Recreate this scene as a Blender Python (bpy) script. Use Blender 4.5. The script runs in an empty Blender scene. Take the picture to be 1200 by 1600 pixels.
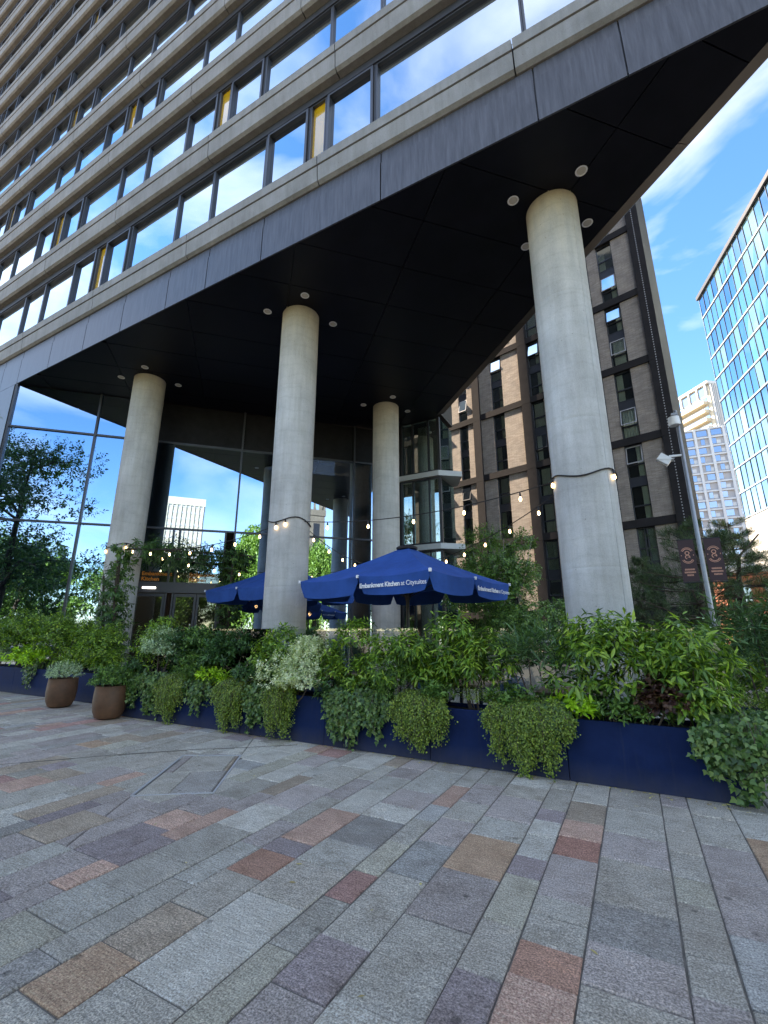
import bpy, bmesh, math, random
import numpy as np
from mathutils import Vector, Matrix
R = math.radians
sc = bpy.context.scene
col = sc.collection

# ------------------------------------------------------------------ camera, sky, sun, exposure
cam_d = bpy.data.cameras.new('camera'); cam = bpy.data.objects.new('camera', cam_d); col.objects.link(cam)
cam_d.sensor_fit = 'HORIZONTAL'; cam_d.sensor_width = 36.0; cam_d.lens = 21.0
cam_d.clip_start = 0.05; cam_d.clip_end = 3000
cam.location = (0, 0, 1.5); cam.rotation_euler = (R(90 + 14.8), 0, R(28.4))
sc.camera = cam

SUN_AZ, SUN_EL = R(-84.5), R(32)          # azimuth measured from +Y towards +X
w = bpy.data.worlds.new('World'); sc.world = w; w.use_nodes = True
nt = w.node_tree; bg = nt.nodes['Background']
sky = nt.nodes.new('ShaderNodeTexSky'); sky.sky_type = 'NISHITA'; sky.sun_disc = False
sky.sun_elevation = SUN_EL; sky.sun_rotation = SUN_AZ % (2 * math.pi); sky.air_density = 1.0; sky.dust_density = 0.05; sky.ozone_density = 4.0
tc = nt.nodes.new('ShaderNodeTexCoord'); mp = nt.nodes.new('ShaderNodeMapping'); mp.inputs['Scale'].default_value = (1.0, 1.5, 3.0)
mp.inputs['Rotation'].default_value = (0.3, 0.2, 0.6)
no = nt.nodes.new('ShaderNodeTexNoise'); no.inputs['Scale'].default_value = 2.6; no.inputs['Detail'].default_value = 9; no.inputs['Roughness'].default_value = 0.5; no.inputs['Distortion'].default_value = 0.35
rp = nt.nodes.new('ShaderNodeValToRGB'); rp.color_ramp.elements[0].position = 0.40; rp.color_ramp.elements[1].position = 0.90
rp.color_ramp.elements[1].color = (0.8, 0.8, 0.8, 1)
mx = nt.nodes.new('ShaderNodeMix'); mx.data_type = 'RGBA'; mx.inputs[7].default_value = (4.4, 4.5, 4.6, 1)
L = nt.links.new
L(tc.outputs['Generated'], mp.inputs['Vector']); L(mp.outputs[0], no.inputs['Vector']); L(no.outputs['Fac'], rp.inputs[0])
hs = nt.nodes.new('ShaderNodeHueSaturation'); hs.inputs['Saturation'].default_value = 1.2; hs.inputs['Value'].default_value = .72
L(sky.outputs[0], hs.inputs['Color'])
L(rp.outputs[0], mx.inputs[0]); L(hs.outputs[0], mx.inputs[6]); L(mx.outputs[2], bg.inputs[0])
bg.inputs[1].default_value = 0.15

sun_d = bpy.data.lights.new('sun', 'SUN'); sun_d.energy = 5.0; sun_d.angle = R(0.53); sun_d.color = (1.0, 0.93, 0.82)
sun = bpy.data.objects.new('sun', sun_d); col.objects.link(sun)
sv = Vector((math.sin(SUN_AZ) * math.cos(SUN_EL), math.cos(SUN_AZ) * math.cos(SUN_EL), math.sin(SUN_EL)))
sun.rotation_euler = sv.to_track_quat('Z', 'Y').to_euler()

sc.view_settings.view_transform = 'Standard'; sc.view_settings.look = 'None'
sc.view_settings.gamma = 1.0; sc.view_settings.use_curve_mapping = False
sc.view_settings.exposure = 2.42
sc.view_settings.use_white_balance = True; sc.view_settings.white_balance_temperature = 8000; sc.view_settings.white_balance_tint = 14.0   # phone balanced for open shade
sc.render.engine = 'CYCLES'; sc.cycles.use_denoising = True
sc.cycles.max_bounces = 8; sc.cycles.transparent_max_bounces = 16; sc.cycles.glossy_bounces = 5
sc.cycles.caustics_reflective = False; sc.cycles.caustics_refractive = False; sc.cycles.sample_clamp_indirect = 6.0

# ------------------------------------------------------------------ helpers
class MB:
    """collects shapes; build() links them as one mesh object"""
    def __init__(s): s.v = []; s.f = []; s.m = []
    def add(s, vs, fs, mi=0):
        o = len(s.v); s.v += [tuple(x) for x in vs]; s.f += [tuple(i + o for i in f) for f in fs]; s.m += [mi] * len(fs); return s
    def box(s, x0, x1, y0, y1, z0, z1, mi=0):
        if x0 > x1: x0, x1 = x1, x0
        if y0 > y1: y0, y1 = y1, y0
        return s.add([(x0,y0,z0),(x1,y0,z0),(x1,y1,z0),(x0,y1,z0),(x0,y0,z1),(x1,y0,z1),(x1,y1,z1),(x0,y1,z1)],
                     [(0,3,2,1),(4,5,6,7),(0,1,5,4),(1,2,6,5),(2,3,7,6),(3,0,4,7)], mi)
    def fbox(s, fr, a0, a1, b0, b1, z0, z1, mi=0):   # box in a frame: fr=(origin, dir_a, dir_b)
        o, A, B = fr
        def p(a, b, z): return (o[0]+A[0]*a+B[0]*b, o[1]+A[1]*a+B[1]*b, o[2]+z)
        vs = [p(a0,b0,z0),p(a1,b0,z0),p(a1,b1,z0),p(a0,b1,z0),p(a0,b0,z1),p(a1,b0,z1),p(a1,b1,z1),p(a0,b1,z1)]
        return s.add(vs, [(0,3,2,1),(4,5,6,7),(0,1,5,4),(1,2,6,5),(2,3,7,6),(3,0,4,7)], mi)
    def prism(s, poly, z0, z1, mi=0):
        n = len(poly)
        vs = [(x,y,z0) for x,y in poly] + [(x,y,z1) for x,y in poly]
        fs = [tuple(range(n))[::-1], tuple(range(n, 2*n))] + [(i,(i+1)%n,n+(i+1)%n,n+i) for i in range(n)]
        return s.add(vs, fs, mi)
    def tube(s, pts, rad, n=8, mi=0, cap=True):
        pts = [Vector(p) for p in pts]; k = len(pts)
        if not hasattr(rad, '__len__'): rad = [rad] * k
        vs = []; fs = []
        up = Vector((0.13, 0.21, 0.97))
        for i, p in enumerate(pts):
            t = (pts[min(i+1,k-1)] - pts[max(i-1,0)])
            if t.length < 1e-9: t = Vector((0,0,1))
            t.normalize()
            a = t.cross(up if abs(t.dot(up)) < .93 else Vector((1,0,0))).normalized(); b = t.cross(a)
            for j in range(n):
                q = 2*math.pi*j/n; vs.append(p + (a*math.cos(q) + b*math.sin(q)) * rad[i])
        for i in range(k-1):
            for j in range(n):
                fs.append((i*n+j, (i+1)*n+j, (i+1)*n+(j+1)%n, i*n+(j+1)%n))
        if cap: fs += [tuple(range(n)), tuple(range((k-1)*n, k*n))[::-1]]
        return s.add(vs, fs, mi)
    def lathe(s, prof, c=(0,0,0), n=32, mi=0):
        vs = []; fs = []; k = len(prof)
        for r, z in prof:
            for j in range(n):
                q = 2*math.pi*j/n; vs.append((c[0]+r*math.cos(q), c[1]+r*math.sin(q), c[2]+z))
        for i in range(k-1):
            for j in range(n): fs.append((i*n+j, i*n+(j+1)%n, (i+1)*n+(j+1)%n, (i+1)*n+j))
        fs += [tuple(range(n))[::-1], tuple(range((k-1)*n, k*n))]
        return s.add(vs, fs, mi)
    def mesh(s, name, mats, smooth=False):
        me = bpy.data.meshes.new(name); me.from_pydata(s.v, [], s.f)
        for m in (mats if isinstance(mats, (list, tuple)) else [mats]): me.materials.append(m)
        if isinstance(mats, (list, tuple)) and len(mats) > 1: me.polygons.foreach_set('material_index', s.m)
        if smooth: me.polygons.foreach_set('use_smooth', [True] * len(me.polygons)); me.set_sharp_from_angle(angle=R(38))
        me.update(); return me
    def build(s, name, mats, parent=None, smooth=False):
        return link(name, s.mesh(name, mats, smooth), parent)

def link(name, me, parent=None, loc=None, rz=None):
    o = bpy.data.objects.new(name, me); col.objects.link(o)
    if parent is not None: o.parent = parent
    if loc is not None: o.location = loc
    if rz is not None: o.rotation_euler = (0, 0, rz)
    return o
def tag(o, label, cat=None, group=None):
    o['label'] = label
    if cat: o['category'] = cat
    if group: o['group'] = group
    return o
def thing(name, label, cat, loc=(0,0,0), rz=0, group=None):
    o = bpy.data.objects.new(name, None); col.objects.link(o); o.empty_display_size = .2
    o.location = loc; o.rotation_euler = (0,0,rz); return tag(o, label, cat, group)
def struct(o): o['kind'] = 'structure'; return o
def stuff(o): o['kind'] = 'stuff'; return o
def copy_tree(o, parent=None):
    c = o.copy(); col.objects.link(c); c.parent = parent
    for ch in list(o.children): copy_tree(ch, c)
    return c
def mesh_np(name, V, F, mat, smooth=False):
    """V (n,3); F (m,k) index array"""
    V = np.asarray(V, np.float32); F = np.asarray(F, np.int32); m, k = F.shape
    me = bpy.data.meshes.new(name)
    me.vertices.add(len(V)); me.vertices.foreach_set('co', V.ravel())
    me.loops.add(m*k); me.loops.foreach_set('vertex_index', F.ravel())
    me.polygons.add(m); me.polygons.foreach_set('loop_start', np.arange(m, dtype=np.int32)*k)
    if smooth: me.polygons.foreach_set('use_smooth', np.ones(m, bool))
    me.materials.append(mat); me.update(calc_edges=True); me.validate(); return me

# ------------------------------------------------------------------ materials
def nodes(name):
    m = bpy.data.materials.new(name); m.use_nodes = True
    t = m.node_tree; return m, t, t.nodes['Principled BSDF'], t.nodes['Material Output']
def N(t, typ, **kw):
    n = t.nodes.new(typ)
    for k, v in kw.items():
        if k in n.inputs: n.inputs[k].default_value = v
        else: setattr(n, k, v)
    return n
def ramp(t, stops):
    r = t.nodes.new('ShaderNodeValToRGB'); e = r.color_ramp.elements
    while len(e) < len(stops): e.new(.5)
    for i, (p, c) in enumerate(stops): e[i].position = p; e[i].color = (*c, 1) if len(c) == 3 else c
    return r
def sc3(c, k): return tuple(min(1, x*k) for x in c)
def mat(name, c, rough=.6, metal=0, spec=.5, var=.15, nscale=3.0, bump=0.0, bscale=60, stretch=(1,1,1), coat=0):
    """base colour varied by noise in object/world position, with optional fine bump"""
    m, t, b, o = nodes(name); lk = t.links.new
    geo = N(t, 'ShaderNodeNewGeometry'); mp = N(t, 'ShaderNodeMapping', Scale=stretch)
    lk(geo.outputs['Position'], mp.inputs[0])
    n1 = N(t, 'ShaderNodeTexNoise', Scale=nscale, Detail=8.0, Roughness=.65); lk(mp.outputs[0], n1.inputs['Vector'])
    r = ramp(t, [(.28, sc3(c, 1-var)), (.72, sc3(c, 1+var))]); lk(n1.outputs['Fac'], r.inputs[0]); lk(r.outputs[0], b.inputs['Base Color'])
    b.inputs['Metallic'].default_value = metal; b.inputs['Specular IOR Level'].default_value = spec
    rr = N(t, 'ShaderNodeMapRange'); rr.inputs[3].default_value = max(.03, rough-.1*(var>0)); rr.inputs[4].default_value = min(1, rough+.1*(var>0)); lk(n1.outputs['Fac'], rr.inputs[0]); lk(rr.outputs[0], b.inputs['Roughness'])
    if coat: b.inputs['Coat Weight'].default_value = coat
    if bump:
        n2 = N(t, 'ShaderNodeTexNoise', Scale=bscale, Detail=6.0, Roughness=.7); lk(mp.outputs[0], n2.inputs['Vector'])
        bp = N(t, 'ShaderNodeBump', Strength=bump, Distance=.01); lk(n2.outputs['Fac'], bp.inputs['Height']); lk(bp.outputs[0], b.inputs['Normal'])
    return m
def leafmat(name, c1, c2, c3=None, rough=.42, trans=.3, spec=.45):
    m, t, b, o = nodes(name); lk = t.links.new
    geo = N(t, 'ShaderNodeNewGeometry')
    c1, c2, c3 = sc3(c1,1.5), sc3(c2,1.8), sc3(c3,1.75)
    st = [(0, c1), (.55, c2), (1, c3)]
    r = ramp(t, st); lk(geo.outputs['Random Per Island'], r.inputs[0]); lk(r.outputs[0], b.inputs['Base Color'])
    b.inputs['Roughness'].default_value = rough; b.inputs['Specular IOR Level'].default_value = spec
    tr = N(t, 'ShaderNodeBsdfTranslucent'); hs = N(t, 'ShaderNodeMix', data_type='RGBA', blend_type='MULTIPLY'); hs.inputs[0].default_value = 1; hs.inputs[7].default_value = (1.25, 1.35, .6, 1)
    lk(r.outputs[0], hs.inputs[6]); lk(hs.outputs[2], tr.inputs[0])
    ms = N(t, 'ShaderNodeMixShader'); ms.inputs[0].default_value = trans
    lk(b.outputs[0], ms.inputs[1]); lk(tr.outputs[0], ms.inputs[2]); lk(ms.outputs[0], o.inputs[0]); return m
def glassmat(name, refl=.6, tint=(.85,.92,1), base=(.01,.013,.016), clear=.5, wav=.0, wscale=.6):
    """architectural glass: mirror coat over a see-through / dark body"""
    m, t, b, o = nodes(name); lk = t.links.new; t.nodes.remove(b)
    g = N(t, 'ShaderNodeBsdfGlossy', Roughness=.004); g.inputs[0].default_value = (*tint, 1)
    d = N(t, 'ShaderNodeBsdfDiffuse'); d.inputs[0].default_value = (*base, 1)
    tr = N(t, 'ShaderNodeBsdfTransparent'); tr.inputs[0].default_value = (.93, .97, .96, 1)
    m1 = N(t, 'ShaderNodeMixShader'); m1.inputs[0].default_value = clear; lk(d.outputs[0], m1.inputs[1]); lk(tr.outputs[0], m1.inputs[2])
    fr = N(t, 'ShaderNodeFresnel', IOR=1.5); mr = N(t, 'ShaderNodeMapRange'); mr.inputs[3].default_value = refl; mr.inputs[4].default_value = 1.0
    lk(fr.outputs[0], mr.inputs[0])
    m2 = N(t, 'ShaderNodeMixShader'); lk(mr.outputs[0], m2.inputs[0]); lk(m1.outputs[0], m2.inputs[1]); lk(g.outputs[0], m2.inputs[2]); lk(m2.outputs[0], o.inputs[0])
    if wav:
        geo = N(t, 'ShaderNodeNewGeometry')
        n = N(t, 'ShaderNodeTexNoise', Scale=wscale, Detail=2.0); lk(geo.outputs['Position'], n.inputs['Vector'])
        bp = N(t, 'ShaderNodeBump', Strength=wav, Distance=.1); lk(n.outputs['Fac'], bp.inputs['Height']); lk(bp.outputs[0], g.inputs['Normal'])
    return m
def emis(name, c, s):
    m, t, b, o = nodes(name); b.inputs['Base Color'].default_value = (*c, 1); b.inputs['Emission Color'].default_value = (*c, 1); b.inputs['Emission Strength'].default_value = s; return m

def stonemat(name, c):
    """split granite / sandstone sett: speckle, diagonal tool marks, faint stains"""
    m, t, b, o = nodes(name); lk = t.links.new
    geo = N(t, 'ShaderNodeNewGeometry'); oi = N(t, 'ShaderNodeObjectInfo')
    ad = N(t, 'ShaderNodeVectorMath', operation='MULTIPLY_ADD'); ad.inputs[1].default_value = (1,1,1)
    cm = N(t, 'ShaderNodeCombineXYZ'); ml = N(t, 'ShaderNodeMath', operation='MULTIPLY'); ml.inputs[1].default_value = 37.0
    lk(oi.outputs['Random'], ml.inputs[0]); lk(ml.outputs[0], cm.inputs[0]); lk(ml.outputs[0], cm.inputs[1])
    lk(geo.outputs['Position'], ad.inputs[0]); lk(cm.outputs[0], ad.inputs[2])
    sp = N(t, 'ShaderNodeTexNoise', Scale=105.0, Detail=4.0, Roughness=.75); lk(ad.outputs[0], sp.inputs['Vector'])
    rot = N(t, 'ShaderNodeMapping'); rot.inputs['Rotation'].default_value = (0,0,R(38)); rot.inputs['Scale'].default_value = (6, 46, 10); lk(ad.outputs[0], rot.inputs[0])
    tm = N(t, 'ShaderNodeTexNoise', Scale=1.6, Detail=6.0, Roughness=.72); lk(rot.outputs[0], tm.inputs['Vector'])
    lg = N(t, 'ShaderNodeTexNoise', Scale=4.5, Detail=7.0, Roughness=.6); lk(ad.outputs[0], lg.inputs['Vector'])
    r1 = ramp(t, [(.33, sc3(c, .35)), (.5, c), (.67, sc3(c, 1.9))]); lk(sp.outputs['Fac'], r1.inputs[0])
    r2 = ramp(t, [(.34, (.42,.42,.42)), (.62, (1.05,1.05,1.05))]); lk(tm.outputs['Fac'], r2.inputs[0])
    r3 = ramp(t, [(.22, (.58,.55,.52)), (.42, (.86,.84,.82)), (.6, (1,1,1)), (.78, (1.12,1.05,.96))]); lk(lg.outputs['Fac'], r3.inputs[0])
    a = N(t, 'ShaderNodeMix', data_type='RGBA', blend_type='MULTIPLY'); a.inputs[0].default_value = .62; lk(r1.outputs[0], a.inputs[6]); lk(r2.outputs[0], a.inputs[7])
    a2 = N(t, 'ShaderNodeMix', data_type='RGBA', blend_type='MULTIPLY'); a2.inputs[0].default_value = 1; lk(a.outputs[2], a2.inputs[6]); lk(r3.outputs[0], a2.inputs[7])
    hv = N(t, 'ShaderNodeHueSaturation'); mr = N(t, 'ShaderNodeMapRange'); mr.inputs[3].default_value = .84; mr.inputs[4].default_value = 1.14; lk(oi.outputs['Random'], mr.inputs[0]); lk(mr.outputs[0], hv.inputs['Value'])
    lk(a2.outputs[2], hv.inputs['Color'])
    # old gum spots and drips
    vo = N(t, 'ShaderNodeTexVoronoi', Scale=3.4); lk(ad.outputs[0], vo.inputs['Vector'])
    r4 = ramp(t, [(.055, (.42,.42,.42)), (.085, (1,1,1))]); lk(vo.outputs['Distance'], r4.inputs[0])
    a3 = N(t, 'ShaderNodeMix', data_type='RGBA', blend_type='MULTIPLY'); a3.inputs[0].default_value = .8; lk(hv.outputs[0], a3.inputs[6]); lk(r4.outputs[0], a3.inputs[7])
    lk(a3.outputs[2], b.inputs['Base Color']); b.inputs['Roughness'].default_value = .72; b.inputs['Specular IOR Level'].default_value = .35
    su = N(t, 'ShaderNodeMath', operation='ADD'); lk(sp.outputs['Fac'], su.inputs[0]); lk(tm.outputs['Fac'], su.inputs[1])
    bp = N(t, 'ShaderNodeBump', Strength=1.0, Distance=.011); lk(su.outputs[0], bp.inputs['Height']); lk(bp.outputs[0], b.inputs['Normal'])
    return m

STONE = {
 'g': (.36,.355,.335), 'l': (.44,.435,.405), 'b': (.36,.375,.385), 'k': (.285,.285,.285), 'v': (.275,.245,.265), 'w': (.345,.322,.325),
 'p': (.47,.31,.265), 'r': (.37,.225,.18), 'o': (.46,.315,.235), 'd': (.34,.19,.16), 's': (.38,.235,.22), 'n': (.33,.285,.24), 'y': (.375,.368,.325), 'e': (.355,.345,.322)}
SM = {k: stonemat('stone_' + k, (c[0]*1.50, c[1]*1.36, c[2]*1.22)) for k, c in STONE.items()}
M = {}
def concrete(name, c, rings=False):
    m, t, b, o = nodes(name); lk = t.links.new
    geo = N(t, 'ShaderNodeNewGeometry')
    n1 = N(t, 'ShaderNodeTexNoise', Scale=1.3, Detail=9.0, Roughness=.62); lk(geo.outputs['Position'], n1.inputs['Vector'])
    mp = N(t, 'ShaderNodeMapping', Scale=(5, 5, .5)); lk(geo.outputs['Position'], mp.inputs[0])
    n2 = N(t, 'ShaderNodeTexNoise', Scale=1.5, Detail=7.0, Roughness=.65); lk(mp.outputs[0], n2.inputs['Vector'])
    n3 = N(t, 'ShaderNodeTexNoise', Scale=70.0, Detail=4.0); lk(geo.outputs['Position'], n3.inputs['Vector'])
    r1 = ramp(t, [(.3, sc3(c, .80)), (.7, sc3(c, 1.12))]); lk(n1.outputs['Fac'], r1.inputs[0])
    r2 = ramp(t, [(.3, (.80,.79,.76)), (.62, (1,1,1))]); lk(n2.outputs['Fac'], r2.inputs[0])
    r3 = ramp(t, [(.3, (.85,.85,.85)), (.6, (1,1,1))]); lk(n3.outputs['Fac'], r3.inputs[0])
    a = N(t, 'ShaderNodeMix', data_type='RGBA', blend_type='MULTIPLY'); a.inputs[0].default_value = 1; lk(r1.outputs[0], a.inputs[6]); lk(r2.outputs[0], a.inputs[7])
    a2 = N(t, 'ShaderNodeMix', data_type='RGBA', blend_type='MULTIPLY'); a2.inputs[0].default_value = 1; lk(a.outputs[2], a2.inputs[6]); lk(r3.outputs[0], a2.inputs[7])
    out = a2.outputs[2]
    # blow holes
    vo = N(t, 'ShaderNodeTexVoronoi', Scale=7.0); lk(geo.outputs['Position'], vo.inputs['Vector'])
    r5 = ramp(t, [(.045, (.35,.35,.33)), (.07, (1,1,1))]); lk(vo.outputs['Distance'], r5.inputs[0])
    a4 = N(t, 'ShaderNodeMix', data_type='RGBA', blend_type='MULTIPLY'); a4.inputs[0].default_value = .7; lk(out, a4.inputs[6]); lk(r5.outputs[0], a4.inputs[7]); out = a4.outputs[2]
    if rings:     # pale arcs left by the paper form tube
        sx = N(t, 'ShaderNodeSeparateXYZ'); lk(geo.outputs['Position'], sx.inputs[0])
        wv = N(t, 'ShaderNodeTexWave', wave_type='BANDS', bands_direction='Z', Scale=1.1, Distortion=5.0, Detail=4.0); wv.inputs['Detail Scale'].default_value = 1.3; lk(geo.outputs['Position'], wv.inputs['Vector'])
        r6 = ramp(t, [(.0, (.86,.86,.84)), (.12, (1,1,1)), (1, (1,1,1))]); lk(wv.outputs['Fac'], r6.inputs[0])
        a5 = N(t, 'ShaderNodeMix', data_type='RGBA', blend_type='MULTIPLY'); a5.inputs[0].default_value = .35; lk(out, a5.inputs[6]); lk(r6.outputs[0], a5.inputs[7]); out = a5.outputs[2]
        # noisy ochre tint, stronger towards the top of the column
        mr = N(t, 'ShaderNodeMapRange'); mr.inputs[1].default_value = 6.6; mr.inputs[2].default_value = 9.4; lk(sx.outputs[2], mr.inputs[0])
        mm = N(t, 'ShaderNodeMath', operation='MULTIPLY'); lk(mr.outputs[0], mm.inputs[0]); lk(n2.outputs['Fac'], mm.inputs[1])
        a6 = N(t, 'ShaderNodeMix', data_type='RGBA', blend_type='MULTIPLY'); a6.inputs[7].default_value = (.88,.74,.50,1); lk(mm.outputs[0], a6.inputs[0]); lk(out, a6.inputs[6]); out = a6.outputs[2]
    lk(out, b.inputs['Base Color']); b.inputs['Roughness'].default_value = .8; b.inputs['Specular IOR Level'].default_value = .3
    bp = N(t, 'ShaderNodeBump', Strength=.25, Distance=.01); lk(n3.outputs['Fac'], bp.inputs['Height']); lk(bp.outputs[0], b.inputs['Normal'])
    return m
M['column'] = concrete('column_concrete', (.53,.525,.505), True)
M['precast'] = concrete('precast_concrete', (.25,.252,.256))
M['slabwhite'] = mat('slab_white', (.42,.44,.44), .5, var=.05)
M['zinc'] = mat('zinc_cladding', (.075,.077,.088), .45, metal=.5, var=.38, nscale=2.0, stretch=(9,9,.7))
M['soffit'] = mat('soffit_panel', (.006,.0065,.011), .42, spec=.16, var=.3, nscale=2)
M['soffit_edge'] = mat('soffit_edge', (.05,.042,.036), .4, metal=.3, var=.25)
M['frame'] = mat('window_frame', (.06,.066,.08), .4, metal=.4, var=.1)
M['blackmetal'] = mat('black_metal', (.015,.016,.02), .45, var=.2)
M['darkpanel'] = mat('dark_panel', (.008,.008,.010), .55, spec=.2, var=.5, nscale=5, bump=.5, bscale=9)
M['stud'] = mat('stud_metal', (.4,.4,.42), .6, var=.02)
M['sill'] = mat('sill_metal', (.55,.58,.62), .28, metal=.8, var=.06)
M['pane'] = glassmat('facade_glass', .70, (.72,.86,.97), (.012,.014,.018), .0, wav=.04, wscale=.5)
M['pane_green'] = glassmat('corner_glass', .34, (.7,.9,.88), (.01,.02,.02), .75)
M['curtainwall'] = glassmat('curtain_wall_glass', .60, (.50,.72,.98), (.008,.011,.013), .35, wav=.02, wscale=.35)
M['screen'] = glassmat('screen_glass', .04, (.9,1,1), (.03,.045,.045), .97)
def yellowpanel():
    m, t, b, o = nodes('yellow_glass'); b.inputs['Base Color'].default_value = (.62,.36,.015,1); b.inputs['Roughness'].default_value = .05; b.inputs['Coat Weight'].default_value = 1; b.inputs['Specular IOR Level'].default_value = 1.0; b.inputs['Coat IOR'].default_value = 2.3; b.inputs['Coat Roughness'].default_value = .01; return m
M['yellow'] = yellowpanel()
M['navy'] = mat('navy_paint', (.0095,.022,.074), .6, spec=.03, var=.18, nscale=4, bump=.05, bscale=150)
def dirty(m, c):
    t = m.node_tree; b = t.nodes['Principled BSDF']; lk = t.links.new; src = b.inputs['Base Color'].links[0].from_socket
    geo = N(t, 'ShaderNodeNewGeometry'); sx = N(t, 'ShaderNodeSeparateXYZ'); lk(geo.outputs['Position'], sx.inputs[0])
    mr = N(t, 'ShaderNodeMapRange'); mr.inputs[1].default_value = .0; mr.inputs[2].default_value = .22; mr.inputs[3].default_value = .75; mr.inputs[4].default_value = 0; lk(sx.outputs[2], mr.inputs[0])
    n = N(t, 'ShaderNodeTexNoise', Scale=5.0, Detail=8.0, Roughness=.7); lk(geo.outputs['Position'], n.inputs['Vector'])
    mp = N(t, 'ShaderNodeMapping', Scale=(22,22,1.6)); lk(geo.outputs['Position'], mp.inputs[0]); n2 = N(t, 'ShaderNodeTexNoise', Scale=1.0, Detail=5.0, Roughness=.7); lk(mp.outputs[0], n2.inputs['Vector'])
    r = ramp(t, [(.55,(0,0,0)),(.78,(.5,.5,.5))]); lk(n2.outputs['Fac'], r.inputs[0])
    a = N(t, 'ShaderNodeMath', operation='MULTIPLY'); lk(mr.outputs[0], a.inputs[0]); lk(n.outputs['Fac'], a.inputs[1])
    ad = N(t, 'ShaderNodeMath', operation='ADD'); lk(a.outputs[0], ad.inputs[0]); ml = N(t, 'ShaderNodeMath', operation='MULTIPLY'); ml.inputs[1].default_value = .35; lk(r.outputs[0], ml.inputs[0]); lk(ml.outputs[0], ad.inputs[1])
    x = N(t, 'ShaderNodeMix', data_type='RGBA'); x.inputs[7].default_value = (*c, 1); lk(ad.outputs[0], x.inputs[0]); lk(src, x.inputs[6]); lk(x.outputs[2], b.inputs['Base Color'])
dirty(M['navy'], (.075,.072,.068))
M['soil'] = mat('soil', (.035,.025,.018), .95, var=.4, nscale=30, bump=1, bscale=60)
M['canvas'] = mat('blue_canvas', (.020,.080,.29), .85, spec=.15, var=.22, nscale=2.5, bump=.5, bscale=7)
M['white'] = mat('white_plastic', (.75,.76,.78), .4, var=.03)
M['letter'] = mat('white_lettering', (.78,.79,.80), .7, var=.02)
M['orange'] = mat('orange_lettering', (.75,.26,.03), .6, var=.02)
M['copper'] = mat('copper_print', (.62,.30,.20), .6, var=.05)
M['banner'] = mat('banner_cloth', (.045,.022,.026), .7, var=.15)
M['steel'] = mat('galvanised_steel', (.27,.28,.30), .42, metal=.75, var=.12, nscale=12)
M['pot'] = mat('rust_pot', (.10,.047,.024), .6, var=.35, nscale=6, bump=.15, bscale=60)
M['wood'] = mat('table_wood', (.20,.12,.075), .55, var=.25, stretch=(2,14,2))
M['chairblue'] = mat('blue_chair', (.05,.09,.17), .5, var=.2)
M['cable'] = mat('black_cable', (.012,.012,.013), .6, var=.1)
M['bulb'] = emis('lit_bulb', (1, .74, .40), 2.6)
M['lamp'] = emis('warm_lamp', (1, .55, .22), 9.0)
M['lens'] = mat('downlight_lens', (.55,.52,.45), .5, var=.06)
M['bark'] = mat('bark', (.075,.055,.042), .9, var=.35, nscale=14, bump=.8, bscale=40)
M['birch'] = mat('pale_bark', (.30,.28,.25), .8, var=.4, nscale=10, bump=.4, bscale=30)
M['mortar'] = mat('mortar', (.15,.135,.115), .95, var=.45, nscale=9, bump=.5, bscale=120)
M['asphalt'] = mat('far_paving', (.17,.145,.12), .85, var=.2, nscale=.7)
M['interior'] = mat('interior_dark', (.03,.028,.027), .8, var=.3, nscale=1)
M['plainwall'] = mat('plain_wall', (.12,.12,.125), .7, var=.15)
M['leaf_laurel'] = leafmat('leaf_laurel', (.024,.060,.011), (.080,.160,.022), (.24,.33,.045), rough=.30)
M['leaf_dark'] = leafmat('leaf_dark', (.012,.036,.012), (.026,.070,.020), (.05,.115,.03))
M['leaf_mid'] = leafmat('leaf_mid', (.024,.058,.015), (.052,.115,.024), (.115,.195,.040))
M['leaf_lime'] = leafmat('leaf_lime', (.10,.20,.015), (.20,.34,.02), (.32,.46,.04))
M['leaf_var'] = leafmat('leaf_variegated', (.16,.22,.10), (.36,.39,.25), (.50,.50,.37))
M['leaf_silver'] = leafmat('leaf_silver', (.10,.16,.09), (.22,.29,.18), (.36,.42,.30))
M['leaf_ivy'] = leafmat('leaf_ivy', (.018,.050,.012), (.045,.098,.022), (.12,.18,.055), rough=.34)
M['leaf_trail'] = leafmat('leaf_trail', (.035,.065,.010), (.085,.14,.020), (.18,.23,.035))
M['leaf_olean'] = leafmat('leaf_oleander', (.022,.055,.020), (.042,.095,.034), (.085,.15,.055))
M['leaf_red'] = leafmat('leaf_red', (.025,.010,.010), (.05,.022,.018), (.075,.045,.02))
M['leaf_tree'] = leafmat('leaf_tree', (.018,.052,.018), (.035,.090,.026), (.075,.15,.04))
M['leaf_willow'] = leafmat('leaf_willow', (.055,.11,.02), (.10,.18,.03), (.17,.25,.05), trans=.4)
M['leaf_pine'] = leafmat('needle_pine', (.016,.036,.014), (.03,.06,.02), (.06,.095,.028), rough=.5, trans=.15)
M['leaf_pinelit'] = leafmat('needle_sunlit', (.05,.075,.018), (.09,.115,.03), (.15,.165,.05), trans=.2)  # yellower pine needles, sunlight painted into the colour
M['flower'] = mat('white_flower', (.8,.8,.75), .7, var=.02)
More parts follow.
